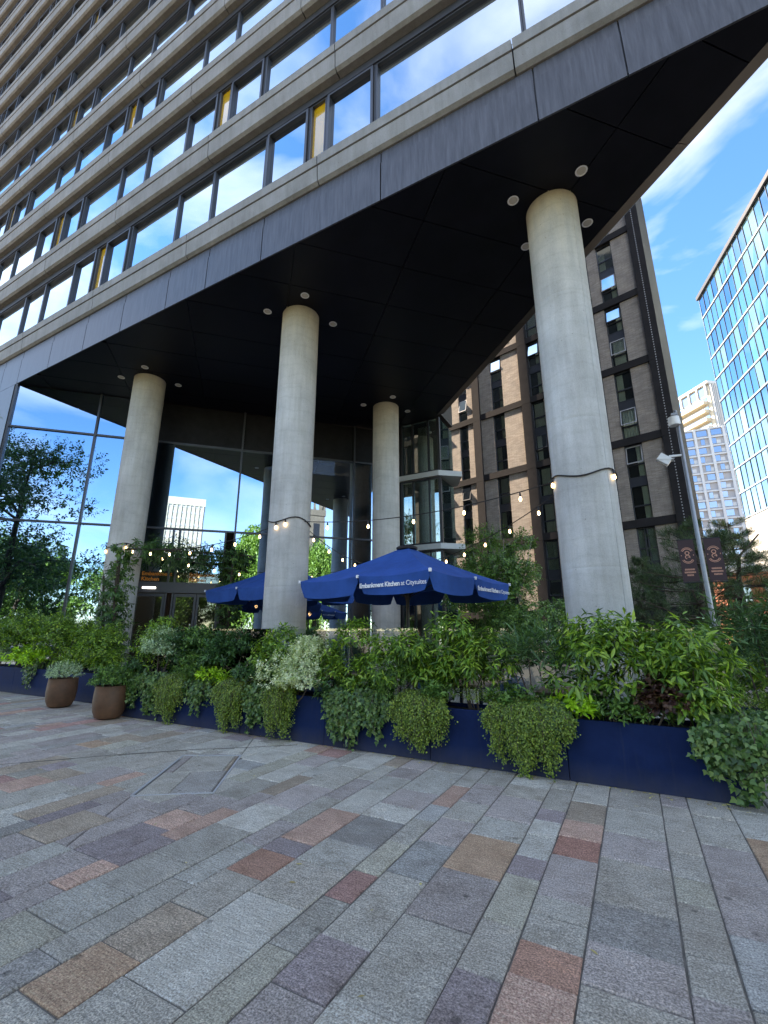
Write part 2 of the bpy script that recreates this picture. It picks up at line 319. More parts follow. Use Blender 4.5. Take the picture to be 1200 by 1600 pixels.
def brickmat():
    m, t, b, o = nodes('brown_brick'); lk = t.links.new
    geo = N(t, 'ShaderNodeNewGeometry'); mp = N(t, 'ShaderNodeMapping'); mp.inputs['Rotation'].default_value = (R(90), 0, 0)
    cx = N(t, 'ShaderNodeSeparateXYZ'); lk(geo.outputs['Position'], cx.inputs[0]); cc = N(t, 'ShaderNodeCombineXYZ'); lk(cx.outputs[0], cc.inputs[0]); lk(cx.outputs[2], cc.inputs[1])
    br = N(t, 'ShaderNodeTexBrick', Scale=1.0, offset=.5); br.inputs['Color1'].default_value = (.47,.41,.365,1); br.inputs['Color2'].default_value = (.35,.305,.27,1); br.inputs['Mortar'].default_value = (.23,.20,.18,1)
    br.inputs['Brick Width'].default_value = .42; br.inputs['Row Height'].default_value = .075; br.inputs['Mortar Size'].default_value = .008; lk(cc.outputs[0], br.inputs['Vector'])
    n = N(t, 'ShaderNodeTexNoise', Scale=1.7, Detail=6.0); lk(geo.outputs['Position'], n.inputs['Vector'])
    mp2 = N(t, 'ShaderNodeMapping', Scale=(1.6,1.6,7)); lk(geo.outputs['Position'], mp2.inputs[0])
    n2 = N(t, 'ShaderNodeTexNoise', Scale=1.0, Detail=5.0, Roughness=.7); lk(mp2.outputs[0], n2.inputs['Vector'])
    r = ramp(t, [(.3,(.8,.8,.8)),(.7,(1.1,1.08,1.05))]); lk(n.outputs['Fac'], r.inputs[0])
    a = N(t, 'ShaderNodeMix', data_type='RGBA', blend_type='MULTIPLY'); a.inputs[0].default_value = 1; lk(br.outputs[0], a.inputs[6]); lk(r.outputs[0], a.inputs[7]); lk(a.outputs[2], b.inputs['Base Color'])
    b.inputs['Roughness'].default_value = .85
    su = N(t, 'ShaderNodeMath', operation='MULTIPLY_ADD'); su.inputs[1].default_value = .5; lk(br.outputs['Fac'], su.inputs[0]); 
    sb = N(t, 'ShaderNodeMath', operation='SUBTRACT'); lk(n2.outputs['Fac'], sb.inputs[0]); lk(br.outputs['Fac'], sb.inputs[1])
    bp = N(t, 'ShaderNodeBump', Strength=.8, Distance=.03); lk(sb.outputs[0], bp.inputs['Height']); lk(bp.outputs[0], b.inputs['Normal']); return m
M['brick'] = brickmat()
M['redbrick'] = mat('red_brick', (.33,.12,.07), .85, var=.25, nscale=6, bump=.3, bscale=8)
M['clad'] = mat('grey_cladding', (.036,.034,.036), .7, spec=.04, var=.2, nscale=1.2)
M['curtain'] = mat('pale_curtain', (.80,.84,.72), .9, var=.1, nscale=2)
M['winglass'] = glassmat('brick_window_glass', .05, (.85,.95,.95), (.012,.018,.02), .95)
M['cream'] = mat('cream_concrete', (.50,.46,.37), .8, var=.08)
M['whitegrid'] = mat('white_grid', (.58,.60,.62), .7, var=.04)
M['greypanel'] = mat('grey_panel', (.42,.41,.42), .7, var=.1)
M['blueglass'] = glassmat('tower_glass', .45, (.7,.82,1), (.02,.035,.06), .0)
M['glassbldg'] = glassmat('office_glass', .62, (.72,.88,1), (.012,.05,.06), .0, wav=.10, wscale=.22)
def vary(m):
    t = m.node_tree; g = [n for n in t.nodes if n.type == 'BSDF_GLOSSY'][0]; d = [n for n in t.nodes if n.type == 'BSDF_DIFFUSE'][0]
    oi = N(t, 'ShaderNodeObjectInfo'); r = ramp(t, [(0,(.42,.62,.86)),(.45,(.66,.84,.98)),(.8,(.80,.97,1.0)),(1,(.5,.75,.8))]); t.links.new(oi.outputs['Random'], r.inputs[0]); t.links.new(r.outputs[0], g.inputs[0])
    r2 = ramp(t, [(0,(.006,.02,.035)),(.7,(.02,.07,.08)),(.85,(.16,.24,.20)),(1,(.03,.05,.06))]); t.links.new(oi.outputs['Random'], r2.inputs[0]); t.links.new(r2.outputs[0], d.inputs[0])
vary(M['glassbldg'])
M['officemetal'] = mat('office_metal', (.22,.26,.31), .4, metal=.4, var=.06)
M['stonegrey'] = mat('stone_grey', (.24,.24,.235), .8, var=.1, nscale=.6)
M['skin'] = mat('skin', (.52,.30,.22), .55, var=.06); M['hair'] = mat('hair', (.12,.07,.035), .6, var=.2)
M['shirt'] = mat('blue_shirt', (.30,.46,.66), .85, var=.08); M['shirt2'] = mat('sand_shirt', (.50,.40,.30), .85, var=.08)

rng = np.random.default_rng(7); rnd = random.Random(7)

# ------------------------------------------------------------------ ground and paving
ground = MB().box(-900, 900, -900, 900, -.60, -.010).build('pavement', M['mortar'])
ground.data.materials[0] = M['mortar']; struct(ground)
far = MB()
far.box(-900, 900, 12.2, 900, -.3, -.006).box(-900, -19, -900, 12.19, -.3, -.006).box(4.6, 900, -900, 12.19, -.3, -.006).box(-18.99, 4.59, -900, -3.0, -.3, -.006)
struct(far.build('plaza', M['asphalt']))
ROWS = [
 (-.70,-.40,[2.48,2.74,2.99,3.19,3.75,4.08,4.42,4.89],'prggwdpng'),
 (-.40,.02,[2.56,2.89,3.28,3.87,4.33,4.86],'ewkewge'),
 (.02,.23,[2.71,3.01,3.49,3.81,4.18,4.6,5.15],'wgeygeew'),
 (.23,.54,[2.74,3.28,3.89,4.42,5.03],'gbwwgg'),
 (-.92,-.70,[2.39,2.81,3.34,3.62,3.98,4.3,4.57,5.15],'veyvllveg'),
 (-1.31,-.92,[1.99,2.65,3.21,3.79,4.17,4.73],'lgwolwe'),
 (-1.61,-1.31,[1.92,2.29,3.0,3.51,3.98,4.4,4.95],'wvgbwgwg'),
 (-1.80,-1.61,[2.11,2.58,2.91,3.38,3.84,4.2,4.78],'ygsygbpg'),
 (-2.22,-1.80,[1.63,2.40,2.84,3.2,3.7,4.01,4.44,5.15],'glelklwlg'),
 (-2.54,-2.22,[1.36,1.72,2.11,2.52,2.85,3.05,3.45,3.70,4.25,4.71],'gonervppllw'),
 (-2.76,-2.54,[1.54,2.29,2.86,3.3,3.9,4.5],'kglwgwg'),
 (-3.17,-2.76,[1.67,2.04,2.44,3.0,3.5,4.1,4.8],'ylgglwgl'),
 (-3.37,-3.17,[1.88,2.21,2.64,3.26,3.7,4.3,4.9],'wpvpwnlg'),
 (-3.70,-3.37,[1.7,2.2,2.73,3.05,3.45,4.0,4.6],'vwvpwglw'),
]
rnd_s = random.Random(21)
PALW = 'gggggggllllllwwwwwvvbbkeeeyypnns' + 'gglwo'
def rowfill(x0, x1, y0, y1):
    ys = [y0]; 
    while ys[-1] < y1: ys.append(ys[-1] + rnd_s.choice([.3,.4,.45,.5,.6,.7,.85]))
    return ys[1:-1], ''.join(rnd_s.choice(PALW) for _ in range(len(ys)))
x = -3.70
while x > -18.5:
    wd = rnd_s.choice([.2,.25,.3,.33,.42]); j, c = rowfill(x - wd, x, .5, 12); ROWS.append((x - wd, x, j, c)); x -= wd
x = .54
while x < 4.5:
    wd = rnd_s.choice([.3,.33,.42,.25]); j, c = rowfill(x, x + wd, .5, 12); ROWS.append((x, x + wd, j, c)); x += wd
stones = []
COVER = [(-4.34,3.04),(-5.12,4.23),(-4.49,4.57),(-3.73,3.47)]
def inside(p, poly):
    s = 0
    for i in range(len(poly)):
        a, b = poly[i], poly[(i+1) % len(poly)]
        cr = (b[0]-a[0])*(p[1]-a[1]) - (b[1]-a[1])*(p[0]-a[0])
        if cr == 0: continue
        if s == 0: s = 1 if cr > 0 else -1
        elif s * cr < 0: return False
    return True
def clip(poly, a, b, keep=1):
    """part of poly on the keep side of the line a->b"""
    out = []; n = len(poly)
    def sd(p): return keep * ((b[0]-a[0])*(p[1]-a[1]) - (b[1]-a[1])*(p[0]-a[0]))
    for i in range(n):
        p, q = poly[i], poly[(i+1) % n]; sp, sq = sd(p), sd(q)
        if sp >= 0: out.append(p)
        if sp * sq < 0:
            t = sp / (sp - sq); out.append((p[0]+t*(q[0]-p[0]), p[1]+t*(q[1]-p[1])))
    return out
def area(p): return .5*abs(sum(p[i][0]*p[(i+1)%len(p)][1]-p[(i+1)%len(p)][0]*p[i][1] for i in range(len(p))))
for x0, x1, js, cs in ROWS:
    ys = [.35] + list(js)
    while ys[-1] < 11.9: ys.append(ys[-1] + rnd_s.choice([.35,.45,.55,.65,.8]))
    for i in range(len(ys)-1):
        c = cs[i] if i < len(cs) else rnd_s.choice(PALW)
        if js and i == 0: ya = .35
        poly = [(x0,ys[i]),(x1,ys[i]),(x1,ys[i+1]),(x0,ys[i+1])]
        if x1 < -3.5 and x0 > -5.4 and ys[i+1] > 2.9 and ys[i] < 4.7:     # around the tilted access cover
            ccw = COVER[::-1]
            rem = [poly]; done = []
            for k in range(4):
                a, b = ccw[k], ccw[(k+1) % 4]; nr = []
                for q in rem:
                    o_ = clip(q, a, b, -1); i_ = clip(q, a, b, 1)
                    if len(o_) > 2 and area(o_) > .004: done.append(o_)
                    if len(i_) > 2 and area(i_) > .0005: nr.append(i_)
                rem = nr
            for q in done: stones.append((q, c))
        else: stones.append((poly, c))
def inset(poly, d):
    n = len(poly); cx = sum(p[0] for p in poly)/n; cy = sum(p[1] for p in poly)/n; out = []
    sgn = 1 if sum(poly[i][0]*poly[(i+1)%n][1]-poly[(i+1)%n][0]*poly[i][1] for i in range(n)) > 0 else -1
    for i in range(n):
        p0, p1, p2 = [Vector(poly[(i+k) % n]) for k in (-1,0,1)]
        e1 = (p1-p0).normalized(); e2 = (p2-p1).normalized()
        n1 = Vector((-e1.y, e1.x))*sgn; n2 = Vector((-e2.y, e2.x))*sgn
        bis = n1+n2
        out.append(tuple(p1 + bis/max(bis.length_squared, .4)*2*d))
    return out
def stone_geo(poly, zt, mb, mi=0, gap=.0048):
    if sum(poly[i][0]*poly[(i+1)%len(poly)][1]-poly[(i+1)%len(poly)][0]*poly[i][1] for i in range(len(poly))) < 0: poly = poly[::-1]
    a = inset(poly, gap); b = inset(poly, gap + .007); n = len(poly)
    cx = sum(p[0] for p in poly)/n; cy = sum(p[1] for p in poly)/n
    tx, ty = rnd_s.uniform(-.004,.004), rnd_s.uniform(-.004,.004)
    vs = [(x,y,-.03) for x,y in a] + [(x+rnd_s.uniform(-.002,.002),y+rnd_s.uniform(-.002,.002),zt-.006) for x,y in a] + [(x,y,zt+(x-cx)*tx+(y-cy)*ty) for x,y in b]
    fs = [tuple(range(2*n,3*n))]
    for k in range(2):
        fs += [(k*n+i, k*n+(i+1)%n, (k+1)*n+(i+1)%n, (k+1)*n+i) for i in range(n)]
    mb.add(vs, fs, mi)
camR = cam.rotation_euler.to_matrix().transposed()
def project(p):
    q = camR @ (Vector(p) - Vector((0,0,1.5)))
    if q.z > -.1: return None
    return (600 - 700*q.x/q.z, 800 + 700*q.y/q.z)
def vis(poly):
    cx = sum(p[0] for p in poly)/len(poly); cy = sum(p[1] for p in poly)/len(poly)
    pr = project((cx,cy,0))
    if pr is None: return 0
    ok = any((lambda q: q and -5 < q[0] < 1205 and q[1] < 1605)(project((p[0],p[1],0))) for p in poly)
    if not ok: return 0
    if cy > 5.5 and not (-10.4 < cx < -8.5) and cx > -17 : return 0
    return area(poly) / (cx*cx+cy*cy+2.2)**1.5
order = sorted(range(len(stones)), key=lambda i: -vis(stones[i][0]))
single = set(i for i in order[:300] if vis(stones[i][0]) > 0)
rest = MB(); keys = list(SM)
for i, (poly, c) in enumerate(stones):
    zt = rnd_s.uniform(-.003, .003)
    if i in single:
        mb = MB(); stone_geo(poly, zt, mb); mb.build('paving_stone', SM[c], ground)
    else: stone_geo(poly, zt, rest, keys.index(c))
stuff(rest.build('paving_stone', [SM[k] for k in keys], ground))
# recessed access cover with its own cut stones in a thin steel frame
cov = thing('access_cover', 'skewed paved access cover framed by thin pale metal edges in the plaza', 'access cover', (0,0,0))
fr = MB()
for k in range(4):
    a, b = COVER[k], COVER[(k+1) % 4]; d = Vector((b[0]-a[0], b[1]-a[1])).normalized(); nn = Vector((-d.y, d.x))
    p = [Vector(a)-nn*.009, Vector(b)-nn*.009, Vector(b)+nn*.009, Vector(a)+nn*.009]
    fr.prism([tuple(q) for q in p], -.03, .004 if k in (0,2,3) else .003)
fr.build('frame', M['greypanel'], cov)
cv = COVER[::-1]; c_in = inset(cv, .03)
mid = Vector(((c_in[0][0]+c_in[2][0])/2, (c_in[0][1]+c_in[2][1])/2))
e1 = (Vector(COVER[1])-Vector(COVER[0])).normalized(); e2 = (Vector(COVER[3])-Vector(COVER[0])).normalized()
for kp, cut2, cols_ in ((1,(-.25,.28),'wgn'),(-1,(-.05,.35),'gkl')):
    half = clip(c_in, tuple(mid-e2*3), tuple(mid+e2*3), kp)
    bounds = [-9]+list(cut2)+[9]
    for b0, b1, cc_ in zip(bounds, bounds[1:], cols_):
        p0 = mid+e2*b0; p1 = mid+e2*b1
        q = clip(half, tuple(p0-e1*4), tuple(p0+e1*4), -1); q = clip(q, tuple(p1-e1*4), tuple(p1+e1*4), 1) if len(q) > 2 else q
        if len(q) > 2 and area(q) > .002:
            mb = MB(); stone_geo(q, 0, mb, 0, .003); mb.build('paving_stone', SM[cc_], cov)
# movement joint
jp = [(-7.6,1.4),(-6.63,2.94),(-5.77,3.93),(-5.24,4.45),(-4.71,4.86),(-4.2,5.3)]
mb = MB()
for a, b in zip(jp, jp[1:]):
    d = Vector((b[0]-a[0], b[1]-a[1])).normalized(); nn = Vector((-d.y, d.x))*.005
    mb.prism([(a[0]-nn.x,a[1]-nn.y),(b[0]-nn.x,b[1]-nn.y),(b[0]+nn.x,b[1]+nn.y),(a[0]+nn.x,a[1]+nn.y)], -.02, .0062)
mb.build('movement_joint', M['mortar'], ground)

# ------------------------------------------------------------------ main building over the plaza
bld = thing('main_building', 'tall banded concrete and glass building raised on round columns over the terrace', 'building', (-6.5,5.87,0))
def B(mb, name, mats, parent=None, smooth=False):
    o = mb.build(name, mats, parent or bld, smooth)
    if parent is None: o.matrix_parent_inverse = bld_inv
    return o
bpy.context.view_layer.update(); bld_inv = bld.matrix_world.inverted()
def BL(name, me, parent=None, loc=None):
    o = link(name, me, parent or bld, loc)
    if parent is None: o.matrix_parent_inverse = bld_inv
    return o
Z0, XL, XR = 9.40, -110.0, 3.53; PITCH, NF = 3.05, 13; ZTOP = 10.6 + PITCH*NF + 1.2
# solid core behind the window plane (dark rooms), roof and the hidden diagonal face
core = MB().prism([(XL,6.42),(2.9,6.42),(-5.6,14.9),(-5.6,16.3),(XL,16.3)], 9.62, ZTOP); B(core, 'core', M['interior'])
B(MB().box(XL, -42, 16.3, 39.2, 0, ZTOP+18), 'shade_block', M['plainwall'])  # unseen block added to cast shade on the brick building's right bays
# zinc fascia over the terrace
fj = [3.5,.91,-.36,-3.25,-6.28,-8.05,-9.51,-11.4,-13.2,-15.1,-17.0,-18.2]
while fj[-1] > XL: fj.append(fj[-1] - 2.4)
for a, b in zip(fj, fj[1:]):
    mb = MB().box(b+.012, a-.012, 5.87, 5.90, Z0, 10.32); B(mb, 'fascia_panel', M['zinc'])
    mb = MB().box(b+.012, a-.012, 5.89, 5.92, 10.345, 10.60); B(mb, 'fascia_strip', M['zinc'])
B(MB().box(XL, 3.3, 5.925, 6.4, Z0+.13, 10.6), 'fascia_backing', M['blackmetal'])
# precast bands, one length copied along every storey
SEG = 4.1
def band_mesh():
    mb = MB(); x0, x1 = -SEG+.012, -.012
    prof = [(6.40,0),(5.86,0.0),(5.79,.05),(5.765,.50),(5.80,.51),(5.80,.525),(5.745,.53),(5.735,.755),(5.75,.77),(6.10,.785),(6.40,.785)]
    n = len(prof); vs = [(x0,y,z) for y,z in prof] + [(x1,y,z) for y,z in prof]
    fs = [(i,(i+1)%n,n+(i+1)%n,n+i) for i in range(n)] + [tuple(range(n))[::-1], tuple(range(n,2*n))]
    return mb.add(vs, fs).mesh('band', M['precast'])
def band_low():
    me = bme.copy()
    for v in me.vertices:
        if v.co.z > .4: v.co.z -= .08
    return me
bme = band_mesh(); bme0 = band_low()
far_band = MB()
for f in range(NF+1):
    off = [0, .35, -.8, .2, -1.3][f % 5]
    k = 0
    while True:
        xa = 3.47 - SEG*k + (off if k else 0)
        if k == 0:
            x_end = 3.47 - SEG + off
            bo = BL('concrete_band', bme if f else bme0, None, (3.41, 0, 10.615+f*PITCH)); bo.scale = ((3.41-x_end)/SEG, 1, 1)
        else:
            if xa < XL: break
            BL('concrete_band', bme if f else bme0, None, (xa, 0, 10.615+f*PITCH))
        k += 1
# dark head under every band, metal sill above it
for f in range(NF):
    zb = 10.6 + f*PITCH
    B(MB().box(XL, 2.9, 6.0, 6.34, zb+PITCH-.20, zb+PITCH+.014), 'window_head', M['frame'])
    if f == 0:
        for k in range(44): B(MB().box(2.8-2.6*(k+1)+.006, 2.8-2.6*k-.006, 5.90, 6.18, zb+.715, zb+.80), 'sill_panel', M['pane'])
        B(MB().box(XL, 3.0, 5.93, 6.2, zb+.803, zb+.885), 'sill', M['precast'])
    else: B(MB().box(XL, 3.0, 5.90, 6.20, zb+.803, zb+.885), 'sill', M['sill'])
    B(MB().box(XL, 3.0, 6.0, 6.20, zb+.887, zb+.945), 'sill_upstand', M['frame'])
# windows: opening light, yellow glass panel, opening light, three fixed lights
PAT = [('o',1.30),('y',.45),('o',1.35),('f',1.86),('f',1.40),('f',2.14)]
START = {0:-3.46, 1:-6.85, 2:-11.75, 3:-16.3, 4:-2.0, 5:-8.0}
def win(kind, xr, wd, z0, z1, many=None):
    """xr right edge; frame ring with pane child"""
    x0, x1 = xr-wd+.004, xr-.004; t = .035 if kind == 'f' else .075; y0, y1 = 6.03, 6.17
    fr = many or MB()
    def ring(a0,a1,b0,b1,tt,ya,yb,mi=0):
        fr.box(a0,a0+tt,ya,yb,b0,b1,mi).box(a1-tt,a1,ya,yb,b0,b1,mi).box(a0+tt,a1-tt,ya,yb,b0,b0+tt,mi).box(a0+tt,a1-tt,ya,yb,b1-tt,b1,mi)
    ring(x0,x1,z0,z1,.035,y0,y1)
    p = MB() if not many else many
    if kind == 'o': ring(x0+.045,x1-.045,z0+.05,z1-.05,.06,y0-.045,y1-.02); g = (x0+.106,x1-.106,6.085,6.096,z0+.111,z1-.111)
    else: g = (x0+.036,x1-.036,6.095,6.106,z0+.036,z1-.036)
    mi = 0 if not many else (2 if kind == 'y' else 1)
    vs = [(g[0],g[2]),(g[1],g[2])]
    tl = rnd.uniform(-.004,.004); tz = rnd.uniform(-.003,.003)
    v = [(g[0],g[2]-tl-tz,g[4]),(g[1],g[2]+tl-tz,g[4]),(g[1],g[2]+tl+tz,g[5]),(g[0],g[2]-tl+tz,g[5])]
    v += [(a,b_+.03,c) for a,b_,c in v]
    p.add(v, [(0,1,2,3),(7,6,5,4),(0,4,5,1),(1,5,6,2),(2,6,7,3),(3,7,4,0)], mi)
    if not many:
        fo = B(fr, 'window', M['frame']); po = link('pane', p.mesh('pane', M['yellow'] if kind == 'y' else M['pane']), fo)
        if kind == 'y': fo['label'] = 'narrow yellow glass panel window'
upper = MB(); nwin = 0
for f in range(NF):
    z0, z1 = 10.6+f*PITCH+.948, 10.6+(f+1)*PITCH-.205
    s = START.get(f, rnd.uniform(-8,0)); xs = []
    x = s; i = 0
    while x > XL+3: k, wd = PAT[i % 6]; xs.append((k, x, wd)); x -= wd; i += 1
    x = s; i = 5
    while x < 2.6:
        k, wd = PAT[i % 6]
        if f == 0 and x == s: wd = 3.02; k = 'f'
        if x + wd > 2.8: wd = 2.8 - x; k = 'f'
        if wd > .15: xs.append((k, x+wd, wd))
        x += wd; i -= 1
    lim = {0:-40, 1:-40, 2:-36, 3:-32, 4:-28, 5:-26, 6:-25, 7:-25}.get(f, 99)
    for k, xr, wd in xs:
        if xr > lim and nwin < 295: win(k, xr, wd, z0, z1); nwin += 1
        else: win(k, xr, wd, z0, z1, upper)
stuff(B(upper, 'window', [M['frame'], M['pane'], M['yellow']]))
# soffit of dark panels laid on the diagonal grid
q2 = math.sqrt(.5); SOFF = [(-17.05,5.88),(3.20,5.88),(3.20,6.18),(-5.44,14.82),(-8.1,14.82)]
SOFF = [(-17.05,5.905),(3.1,5.905),(-5.84,14.82),(-8.1,14.82)]
def rot(p): return ((p[0]+p[1])*q2, (p[1]-p[0])*q2)        # u along (1,1), v along (-1,1)
ub = [-9,-6.9,-4.4,-2.0,.4,2.8,5.2,7.6]; vb = [v*1.25+.4 for v in range(-3,22)]
def unrot(u,v): return ((u-v)*q2, (u+v)*q2)
for i in range(len(ub)-1):
    for j in range(len(vb)-1):
        cell = [unrot(ub[i]+.009,vb[j]+.009),unrot(ub[i+1]-.009,vb[j]+.009),unrot(ub[i+1]-.009,vb[j+1]-.009),unrot(ub[i]+.009,vb[j+1]-.009)]
        q = cell
        for k in range(4):
            a, b = SOFF[k], SOFF[(k+1)%4]
            q = clip(q, a, b, 1)
            if len(q) < 3: break
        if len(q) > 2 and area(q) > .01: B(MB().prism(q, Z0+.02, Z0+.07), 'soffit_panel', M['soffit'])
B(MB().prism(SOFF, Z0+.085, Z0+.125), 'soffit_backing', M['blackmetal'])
# sloping edge panels along the open diagonal
ds = Vector((-1,1,0)).normalized(); P0 = Vector((3.53,5.87,0)); LEN = 12.65
k = 0; t0 = 0
while t0 < LEN:
    t1 = min(LEN, t0+2.4); a = P0+ds*(t0+.006); b = P0+ds*(t1-.006); nn = Vector((q2,q2,0))
    mb = MB()
    ring = [(-.27,.03),(-.02,.10),(0,.12),(.0,1.2),(-.12,1.2),(-.27,.3)]
    vs = [tuple(a+nn*r+Vector((0,0,Z0+z))) for r,z in ring] + [tuple(b+nn*r+Vector((0,0,Z0+z))) for r,z in ring]
    n = 6; mb.add(vs, [(i,(i+1)%n,n+(i+1)%n,n+i) for i in range(n)] + [tuple(range(n))[::-1], tuple(range(n,2*n))])
    B(mb, 'edge_panel', M['soffit_edge']); t0 = t1
mb = MB().prism([(3.45,5.98),(3.35,5.94),(-5.6,14.86),(-5.5,14.96)], 10.62, ZTOP); B(mb, 'diagonal_wall', M['plainwall'])
# round columns with ring joints
COLS = [(-13.0,7.9),(-6.69,7.8),(-.44,7.69),(-7.06,13.2)]
cl = ['left concrete column beside the leafy doorway','middle concrete column beside the near parasol','near right concrete column, the tallest looking','rear concrete column behind the near parasol']
prof = [(.47,0)]
for zz in (2.4,4.8,7.2): prof += [(.47,zz-.05),(.47,zz-.008),(.4675,zz),(.47,zz+.008),(.47,zz+.05)]
prof += [(.47,9.46)]
for (cx, cy), lb in zip(COLS, cl):
    o = B(MB().lathe(prof, (0,0,0), 64), 'column', M['column'], None, True); o.location = (cx,cy,0); o['label'] = lb
    for sa in (-38, 142):
        sm = MB().box(-.005,.005,-.003,.003,0,9.4).build('formwork_seam', M['column'], o); sm.location = (.4715*math.cos(R(sa)), .4715*math.sin(R(sa)), 0); sm.rotation_euler = (0,0,R(sa+90))
    for dx in (-.6,.6):
        for dy in (-.6,.6):
            if (cx,cy) == COLS[3] and dx < 0 and dy > 0: continue
            d = B(MB().lathe([(.095,.0),(.105,-.012),(.085,-.02),(.078,-.006),(.05,-.004)], (0,0,0), 20), 'downlight', M['white'], None, True)
            d.location = (cx+dx, cy+dy, Z0+.019)
            g = MB().lathe([(.0775,-.0065),(.04,-.012),(.01,-.013)], (0,0,0), 16).build('lens', M['lens'], d)
# diagonal curtain wall: y = x + 22.9
W0 = Vector((-17.03,5.87,0)); WF = (W0, Vector((q2,q2,0)), Vector((-q2,q2,0)))     # a along wall, b into the building
WL = 12.63
ma = [0.05, 2.52, 7.28, 11.5, WL]; zt = [.12, 4.82, 7.90, 9.42]
for i in range(4):
    a0, a1 = ma[i]+.03, ma[i+1]-.03
    for k in range(3):
        if i == 1 and k == 0:      # doorway bay: glass stops above and beside the door set
            segs = [(a0, 3.18+.0, .12, 4.78), (3.22+.0, a1, 4.28, 4.78), (6.0, a1, .12, 4.24)]
            segs = [(a0, 4.36, .12, 4.78), (4.40, 6.96, 3.36, 4.78)]
        elif i == 1 and k == 2: segs = [(a0, 4.36, zt[k]+.03, zt[k+1]-.03), (4.40, a1, zt[k]+.03, zt[k+1]-.03)]
        else: segs = [(a0, a1, zt[k]+.03, zt[k+1]-.03)]
        for s0, s1, zz0, zz1 in segs:
            if s1 - s0 < .1: continue
            pm = M['darkpanel'] if (k == 2 and s0 > 4.38) else M['curtainwall']
            B(MB().fbox(WF, s0, s1, .03, .06, zz0, zz1), 'glass_pane' if pm is M['curtainwall'] else 'dark_panel', pm)
for a in ma[:-1]+[4.38, 6.98]: B(MB().fbox(WF, a-.03, a+.03, -.04, .12, 0 if a not in (4.38,6.98) else 0, 9.44 if a not in (4.38,6.98) else 4.79), 'mullion', M['frame'])
for z in zt[:3]: B(MB().fbox(WF, .02, WL, -.025, .10, z-.03, z+.03), 'transom', M['frame'])
B(MB().fbox(WF, 0, WL, -.02, .2, -.01, .09), 'wall_base', M['blackmetal'])
# door set in the curtain wall
B(MB().fbox(WF, 4.36, 7.0, -.10, .14, 2.68, 3.02), 'door_lintel', M['frame'])
for a in (5.32, 5.52): B(MB().fbox(WF, a-.025, a+.025, -.06, .10, 0, 4.79), 'door_post', M['frame'])
for a0, a1 in ((4.42,5.28),(5.56,6.24),(6.26,6.94)):
    d = B(MB().fbox(WF, a0, a0+.07, -.03, .06, .02, 2.66).fbox(WF, a1-.07, a1, -.03, .06, .02, 2.66).fbox(WF, a0+.07, a1-.07, -.03, .06, .02, .14).fbox(WF, a0+.07, a1-.07, -.03, .06, 2.56, 2.66), 'door', M['frame'])
    MB().fbox(WF, a0+.072, a1-.072, .0, .03, .142, 2.558).build('pane', M['winglass'], d)
    MB().fbox(WF, a1-.12, a1-.09, -.10, -.04, .9, 1.7).build('handle', M['sill'], d)
B(MB().fbox(WF, 4.42, 6.94, .03, .05, 3.03, 3.34), 'door_transom_pane', M['winglass'])
B(MB().fbox(WF, 4.62, 5.0, -.125, -.10, 2.80, 2.85), 'exit_lamp', emis('white_strip', (1,1,1), 2.5))
# interior room: floor, back wall, warm pendant lamps
B(MB().fbox(WF, -.5, WL, 6.0, 6.2, 0, 9.4), 'room_wall', M['interior'])
B(MB().fbox(WF, -.5, WL, .2, 6.0, -.01, .012), 'room_floor', M['wood'])
for i, (a, b, z) in enumerate([(1.2,1.8,2.5),(3.1,1.6,2.2),(3.25,1.6,2.2),(1.9,2.6,1.75),(8.2,2.0,2.4),(9.3,2.4,2.4),(10.2,1.6,2.1)]):
    p = WF[0]+WF[1]*a+WF[2]*b
    o = B(MB().lathe([(.01,-.07),(.06,-.03),(.065,.0),(.04,.06),(.01,.08)], (p.x,p.y,z), 12), 'pendant_lamp', M['lamp'], None, True)
    MB().tube([(p.x,p.y,z+.08),(p.x,p.y,z+2.2)], .006, 5).build('cord', M['cable'], o)
# zinc pier and plain street front left of the terrace
B(MB().box(-18.2, -17.12, 5.87, 6.5, 0, 9.39), 'pier', M['zinc'])
B(MB().box(XL, -18.22, 6.1, 6.6, 0, 9.39), 'left_wall', M['pane'])
for i in range(14): B(MB().box(-18.25-i*3.2-.06, -18.25-i*3.2, 5.98, 6.1, 0, 9.39), 'left_mullion', M['frame'])
B(MB().box(XL, -17.2, 6.62, 16.2, 0, 9.6), 'left_core', M['interior'])
